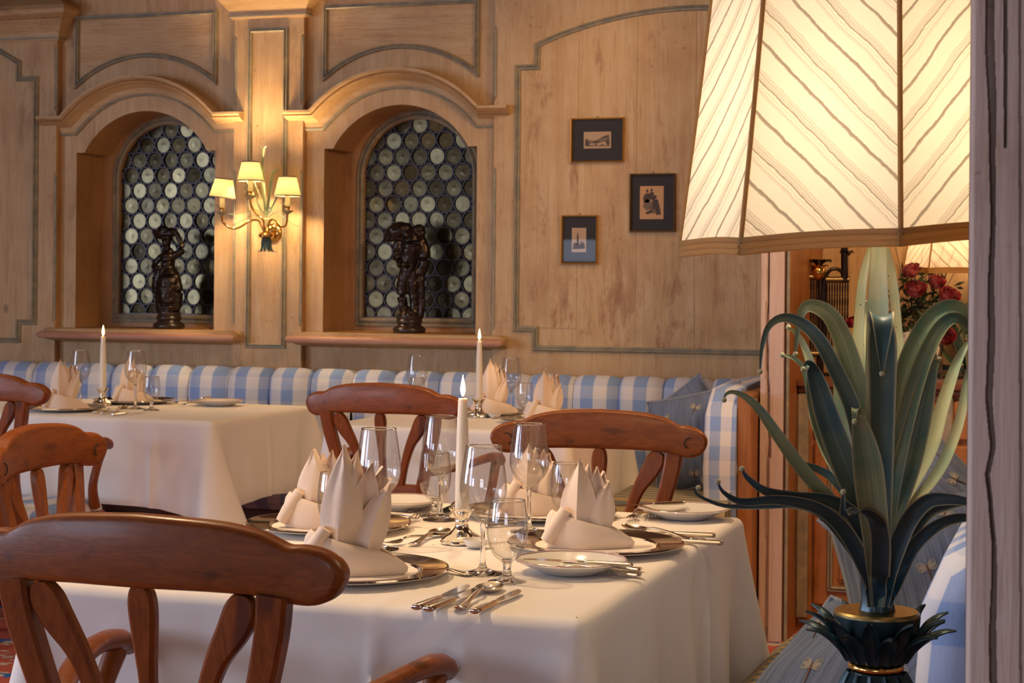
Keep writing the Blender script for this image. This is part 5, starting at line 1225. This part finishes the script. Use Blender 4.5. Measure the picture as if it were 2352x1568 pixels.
statue('bronze_statue', 'dark bronze woman carrying a basket on her head, on the left window sill', 388, 755, 7.04, KS, [
    [(386, 0, 712, .046), (386, 0, 690, .052), (387, 0, 655, .055), (388, 0, 630, .048), (386, 0, 608, .026)],
    [(364, 0, 712, .018), (363, 0, 680, .020), (364, -.01, 650, .020)], [(372, -.03, 712, .010), (372, -.032, 670, .012)],
    [(360, -.005, 660, .030), (362, -.01, 635, .026), (372, -.01, 615, .020)],
    [(408, 0, 705, .020), (411, 0, 665, .024), (402, 0, 625, .018)],
    [(386, 0, 612, .027), (384, -.004, 596, .033), (386, 0, 580, .030), (387, 0, 574, .022)], [(376, -.02, 590, .012), (378, -.02, 592, .012)], [(384, 0, 578, .014), (382, 0, 562, .013)],
    [(381, -.004, 560, .017), (380, -.004, 549, .021), (381, .002, 542, .020)],
    [(400, 0, 583, .018), (412, 0, 576, .015), (422, 0, 571, .014), (418, 0, 552, .012), (408, 0, 532, .011), (396, 0, 522, .011)],
    [(371, 0, 583, .016), (358, 0, 592, .014), (349, -.005, 604, .012), (356, -.025, 612, .011), (368, -.03, 611, .010)],
    [(352, 0, 533, .014), (370, 0, 531, .024), (392, 0, 527, .023), (401, 0, 525, .014)]], [(372, 0, 522, .012, 16), (358, 0, 530, .011, 8), (386, -.035, 622, .014, 5)], None)
statue('bronze_statue', 'dark bronze man bent under a load on his shoulders, on the right window sill', 940, 762, 7.04, KS, [
    [(928, 0, 722, .020), (926, -.008, 700, .020), (924, -.01, 675, .024), (927, -.008, 648, .029), (933, 0, 622, .032)], [(921, -.03, 727, .014), (930, -.005, 724, .017)],
    [(954, 0, 722, .019), (953, 0, 700, .020), (951, 0, 675, .024), (949, 0, 648, .029), (945, 0, 622, .032)], [(948, -.03, 727, .014), (956, -.005, 724, .017)],
    [(938, 0, 722, .036), (940, 0, 728, .044)], [(966, .01, 725, .014), (968, .01, 690, .015), (966, .008, 640, .018)],
    [(939, 0, 626, .040), (938, 0, 610, .038), (941, 0, 590, .043), (946, 0, 566, .050), (945, 0, 548, .046), (938, 0, 540, .034)],
    [(962, .01, 555, .030), (972, .01, 580, .028), (973, .01, 605, .026), (965, .01, 625, .024)],
    [(918, -.01, 580, .016), (914, -.015, 570, .020), (914, -.015, 560, .020)],
    [(930, 0, 556, .020), (916, -.012, 576, .015), (908, -.02, 594, .012), (918, -.03, 590, .012)], [(912, -.01, 600, .010), (908, -.01, 590, .011)],
    [(888, 0, 545, .022), (900, 0, 536, .036), (918, 0, 530, .038), (930, 0, 528, .030)], [(905, 0, 522, .016), (917, 0, 519, .016)],
    [(950, 0, 536, .022), (962, 0, 528, .024), (968, 0, 535, .018)]], [(902, 0, 536, .016, 12), (896, 0, 548, .012, 6), (935, -.035, 612, .014, 6)], None)
# ================================================================ PICTURES
def picture(label, xa, xb, za, zb, fm, pr, rect, draw):
    t = thing('framed_picture', label, 'picture', ((xa+xb)/2, YP, (za+zb)/2), 0, 'small framed prints on the panelled wall'); hx, hz = (xb-xa)/2, (zb-za)/2; fw = .0075
    prof = [(0, 0), (0, .014), (.002, .017), (.005, .015), (fw, .010), (fw, 0)]
    b = sweep([(-hx, -hz), (-hx, hz), (hx, hz), (hx, -hz)], [(-o, h+.004) for o, h in prof], 0, closed=True); obj('frame', b, fm, t, 30)
    obj('mount', MB().box(-hx+.003, hx-.003, -.008, -.004, -hz+.003, hz-.003), 'matboard', t, 0)
    x0, x1, z0, z1 = rect; p = obj('print', MB().box(x0, x1, -.0088, -.008, z0, z1), pr, t, 0)
    for mt, polys in draw:
        b = MB()
        for q in polys: b.add([(x0+(x1-x0)*u, -.0091-(.0002 if mt == 'ink' else 0), z0+(z1-z0)*v) for u, v in q], [tuple(range(len(q)))])
        obj('printed_drawing', b, mt, p, 0)
    b = MB(); b.tube([(.004*math.cos(a), -.006, hz+.002+.005*math.sin(a)) for a in (PI*k/8 for k in range(9))], .0009, 6); obj('hanging_ring', b, 'goldark', t, 60)
def ell(cx, cy, rx, ry, n=12): return [(cx+rx*math.cos(2*PI*k/n), cy+ry*math.sin(2*PI*k/n)) for k in range(n)]
land = [('inkmid', [[(.04, .42), (.10, .62), (.2, .5), (.34, .45), (.5, .52), (.6, .62), (.75, .74), (.92, .82), (.96, .45), (.5, .3), (.2, .3)], [(.05, .12), (.95, .12), (.95, .22), (.5, .18), (.05, .25)]]),
        ('ink', [[(.05, .2), (.06, .55), (.14, .5), (.22, .3), (.2, .18)], [(.8, .35), (.9, .6), (.95, .3), (.9, .15)], [(.3, .38), (.45, .46), (.6, .4), (.62, .35), (.3, .34)], [(.6, .62), (.78, .72), (.93, .8), (.93, .72), (.75, .62)], [(.4, .2), (.44, .34), (.5, .2)], [(.6, .18), (.7, .28), (.72, .16)]])]
tower = [('ink', [[(.34, .30), (.36, .72), (.46, .72), (.50, .30)], [(.37, .72), (.41, .88), (.45, .72)], [(.08, .12), (.10, .34), (.35, .36), (.5, .30), (.7, .36), (.9, .34), (.92, .14)]]), ('inkmid', [[(.55, .34), (.62, .46), (.85, .42), (.9, .30), (.6, .28)], [(.1, .3), (.2, .42), (.34, .38), (.34, .28)]])]
group = [('inkmid', [ell(.30, .63, .17, .14), [(.14, .36), (.16, .66), (.42, .66), (.44, .3), (.3, .26)], ell(.62, .38, .20, .22)]),
         ('ink', [ell(.31, .85, .05, .055), ell(.49, .88, .05, .05), [(.15, .5), (.2, .77), (.42, .78), (.44, .52), (.3, .62)], [(.42, .6), (.42, .82), (.58, .82), (.62, .58)], ell(.65, .67, .055, .06), [(.52, .3), (.55, .6), (.76, .6), (.84, .36), (.9, .14), (.7, .12), (.66, .3)], [(.24, .2), (.5, .3), (.56, .2), (.3, .14)]])]
picture('small gilt-framed landscape print, uppermost of the three pictures', -2.014, -1.790, 1.722, 1.902, 'gold', 'print', (-.057, .057, -.033, .034), land)
picture('dark-framed print of three seated and standing figures, right of the others', -1.765, -1.578, 1.441, 1.675, 'goldark', 'print2', (-.052, .045, -.065, .067), group)
picture('small gilt-framed print of a tower, lowest of the three pictures', -2.050, -1.897, 1.311, 1.510, 'gold', 'print', (-.032, .028, -.050, .048), tower)
# ================================================================ SIDEBOARD ITEMS
VZ = .9005
vp = atd(2108, 840, 6.62)
t = thing('flower_vase', 'cream vase on the sideboard behind the agave leaves', 'vase', (vp.x, vp.y, VZ))
b = MB(); b.lathe([(.0005, 0), (.045, 0), (.060, .02), (.072, .07), (.074, .11), (.064, .15), (.056, .165), (.060, .17), (.05, .165), (.0005, .14)], 36); obj('body', b, 'porcelain', t, 50)
bq = thing('flower_bouquet', 'dark green fern foliage of the bouquet in the cream vase', 'bouquet', (vp.x, vp.y, VZ+.15)); rn = random.Random(2); m_ = MB()
for k in range(330):
    a = rn.uniform(0, 2*PI); el = rn.uniform(-.25, 1.35); r_ = rn.uniform(.05, .20); c_ = Vector((math.cos(a)*math.cos(el)*r_, math.sin(a)*math.cos(el)*r_*.6, max(-.02, math.sin(el)*r_*1.1)+.02))
    d = Vector((rn.uniform(-1, 1), rn.uniform(-1, 1), rn.uniform(-.2, 1))).normalized()*.05; n_ = d.cross(Vector((rn.uniform(-1, 1), 1, 0))).normalized()*.006
    m_.add([c_-n_*.4, c_+d*.5-n_, c_+d, c_+d*.5+n_], [(0, 1, 2, 3)])
for k in range(16):
    a = rn.uniform(-.9, .9); m_.tube([(0, 0, 0), (math.sin(a)*.1, 0, .12), (math.sin(a)*.22, rn.uniform(-.05, .05), .26+rn.uniform(0, .1))], .0012, 4)
o = obj('foliage', m_, 'foliage', bq, 0); o['kind'] = 'stuff'
def make_rose(label, loc, s, tilt):
    t = thing('rose', label, 'flower', loc, 0, 'red and pink roses in the cream vase'); t.rotation_euler = tilt
    for ring, (n, r_, h, op) in enumerate([(3, .009, .046, .0), (4, .014, .046, .1), (5, .019, .042, .25), (5, .024, .036, .6)]):
        for k in range(n):
            a = 2*PI*k/n+ring*.7; g = []
            for i in range(6):
                u = i/5; rr = r_*(math.sin(PI*.5*min(1, u*1.6+.15)))+op*.013*u*u; row = []
                for j in range(6):
                    v = (j/5-.5)*2*PI/n*1.5*(1-.25*u*u); row.append((rr*math.cos(a+v), rr*math.sin(a+v), h*u-.004*abs(j-2.5)*u*u*.5))
                g.append(row)
            b = MB(); b.grid(g); b.v = [(x*s, y*s, z*s) for x, y, z in b.v]; obj('petal', b, 'rose', t, 60)
    b = MB(); b.tube([(0, 0, .002), (0, 0, -.03*s), (0, .005, -.10*s)], .0022, 6); obj('stem', b, 'foliage', t, 60)
for i, (px, py, s, tl, l) in enumerate([(2100, 622, 1.15, (.3, -.4, 0), 'topmost rose, half under the far lampshade'), (2102, 668, 1.35, (.5, .1, 0), 'large rose below the topmost one'), (2146, 648, 1.1, (.4, .35, 0), 'mauve-pink rose bud right of the large rose'), (2172, 682, 1.35, (.6, .5, 0), 'open rose at the right edge of the bouquet'),
                                       (2168, 770, 1.3, (.9, .3, 0), 'low rose at the right above the vase'), (2045, 722, .8, (.7, -.4, 0), 'rose peeping out between the lamp leaves'), (1962, 735, .8, (.6, -.6, 0), 'small rose at the left, behind the pale lamp leaf')]):
    p = atd(px, py+14, 6.5+.03*(i % 3)); make_rose(l, p, s, tl)
# spindled bronze screen candlestick
sp_ = thing('spindle_screen', 'dark bronze standing screen of turned spindles with gilt leaf cups on the sideboard', 'screen', (0, 0, 0))
D3 = 6.62
Q = lambda x, y, dd=0.: atd(x, y, D3+dd)
def turned(x, ya, yb_, dd=0):
    b = MB(); p0, p1 = Q(x, ya, dd), Q(x, yb_, dd); L = p0.z-p1.z; prof = []
    n = 5
    for k in range(n*8+1):
        u = k/(n*8); f = (u*n) % 1.; prof.append((.0014+.0024*abs(math.sin(PI*f))**.7+(.0022 if f < .07 or f > .95 else 0), p1.z+L*u))
    b.lathe([(.0003, p1.z)]+prof+[(.0003, p0.z)], 8, (p1.x, p1.y)); return b
for i, x in enumerate(list(range(1856, 1878, 6))+list(range(1898, 1948, 6))):
    obj('spindle', turned(x, 645 if x > 1885 else 640, 808), 'bronze', sp_, 60)
for xa, xb, y in ((1852, 1878, 636), (1896, 1950, 642), (1852, 1900, 812), (1898, 1948, 812)):
    b = MB(); b.tube([Q(xa, y), Q(xb, y)], .012, 8); obj('rail', b, 'goldark', sp_, 60)
for x, ya, yb_, r_ in ((1884, 620, 835, .010), (1893, 640, 812, .007), (1940, 560, 650, .014)):
    b = MB(); b.tube([Q(x, ya), Q(x, yb_)], r_, 8); obj('upright', b, 'bronze', sp_, 60)
b = MB(); p = Q(1888, 838); b.box(p.x-.04, p.x+.05, p.y-.03, p.y+.03, VZ, VZ+.010, .003); p1 = Q(1884, 835); b.tube([(p1.x, p1.y, VZ+.01), tuple(Q(1884, 812))], .014, 8); obj('foot', b, 'bronze', sp_, 40)
for (x, y), n, r_ in (((1881, 600), 9, .040), ((1878, 612), 6, .034), ((1945, 580), 6, .02)):
    c_ = Q(x, y)
    for k in range(n):
        a = 2*PI*k/n; ca, sa = math.cos(a), math.sin(a)
        lb, _ = leafmesh([(c_+Vector((ca*.008, sa*.008, -.012)), .006), (c_+Vector((ca*r_*.5, sa*r_*.5, -.006)), .012), (c_+Vector((ca*r_, sa*r_, .004)), .009), (c_+Vector((ca*r_*1.2, sa*r_*1.2, -.004)), .001)], 10, .2, m=4, facing=Vector((0, 0, -1)))
        obj('cup_leaf', lb, 'brass' if y > 605 else 'bronze', sp_, 50)
b = MB(); q = spline([tuple(Q(*p)) for p in ((1890, 690), (1893, 650), (1905, 622), (1925, 618), (1937, 632), (1930, 645))], 18); b.tube(q, .007, 7); obj('scroll_arm', b, 'bronze', sp_, 60)
b = MB(); p = Q(1880, 625); b.merge(ball(p, .028, 12, 8, 1, 1, 1.2)); obj('bud', b, 'brass', sp_, 60)
# tray and decanter
tp = atd(2135, 900, 6.55); b = MB(); b.box(tp.x-.09, tp.x+.12, tp.y-.06, tp.y+.06, VZ, VZ+.012, .003); tag(obj('tray', b, 'wick', None, 30), 'black tray on the sideboard right of the vase', 'tray')
for i, (px, r_, h) in enumerate(((2088, .018, .075), (2150, .022, .12))):
    p = atd(px, 905, 6.42); b = MB(); b.lathe([(.0005, 0), (r_, 0), (r_, h*.55), (r_*.4, h*.7), (r_*.4, h*.82), (r_*.65, h*.9), (r_*.5, h), (.0005, h)], 20, (p.x, p.y), z0=VZ); tag(obj('decanter', b, 'glassolid', None, 60), ['small round-stoppered glass bottle left of the tray', 'taller glass bottle before the tray'][i], 'bottle', 'glass bottles on the sideboard')
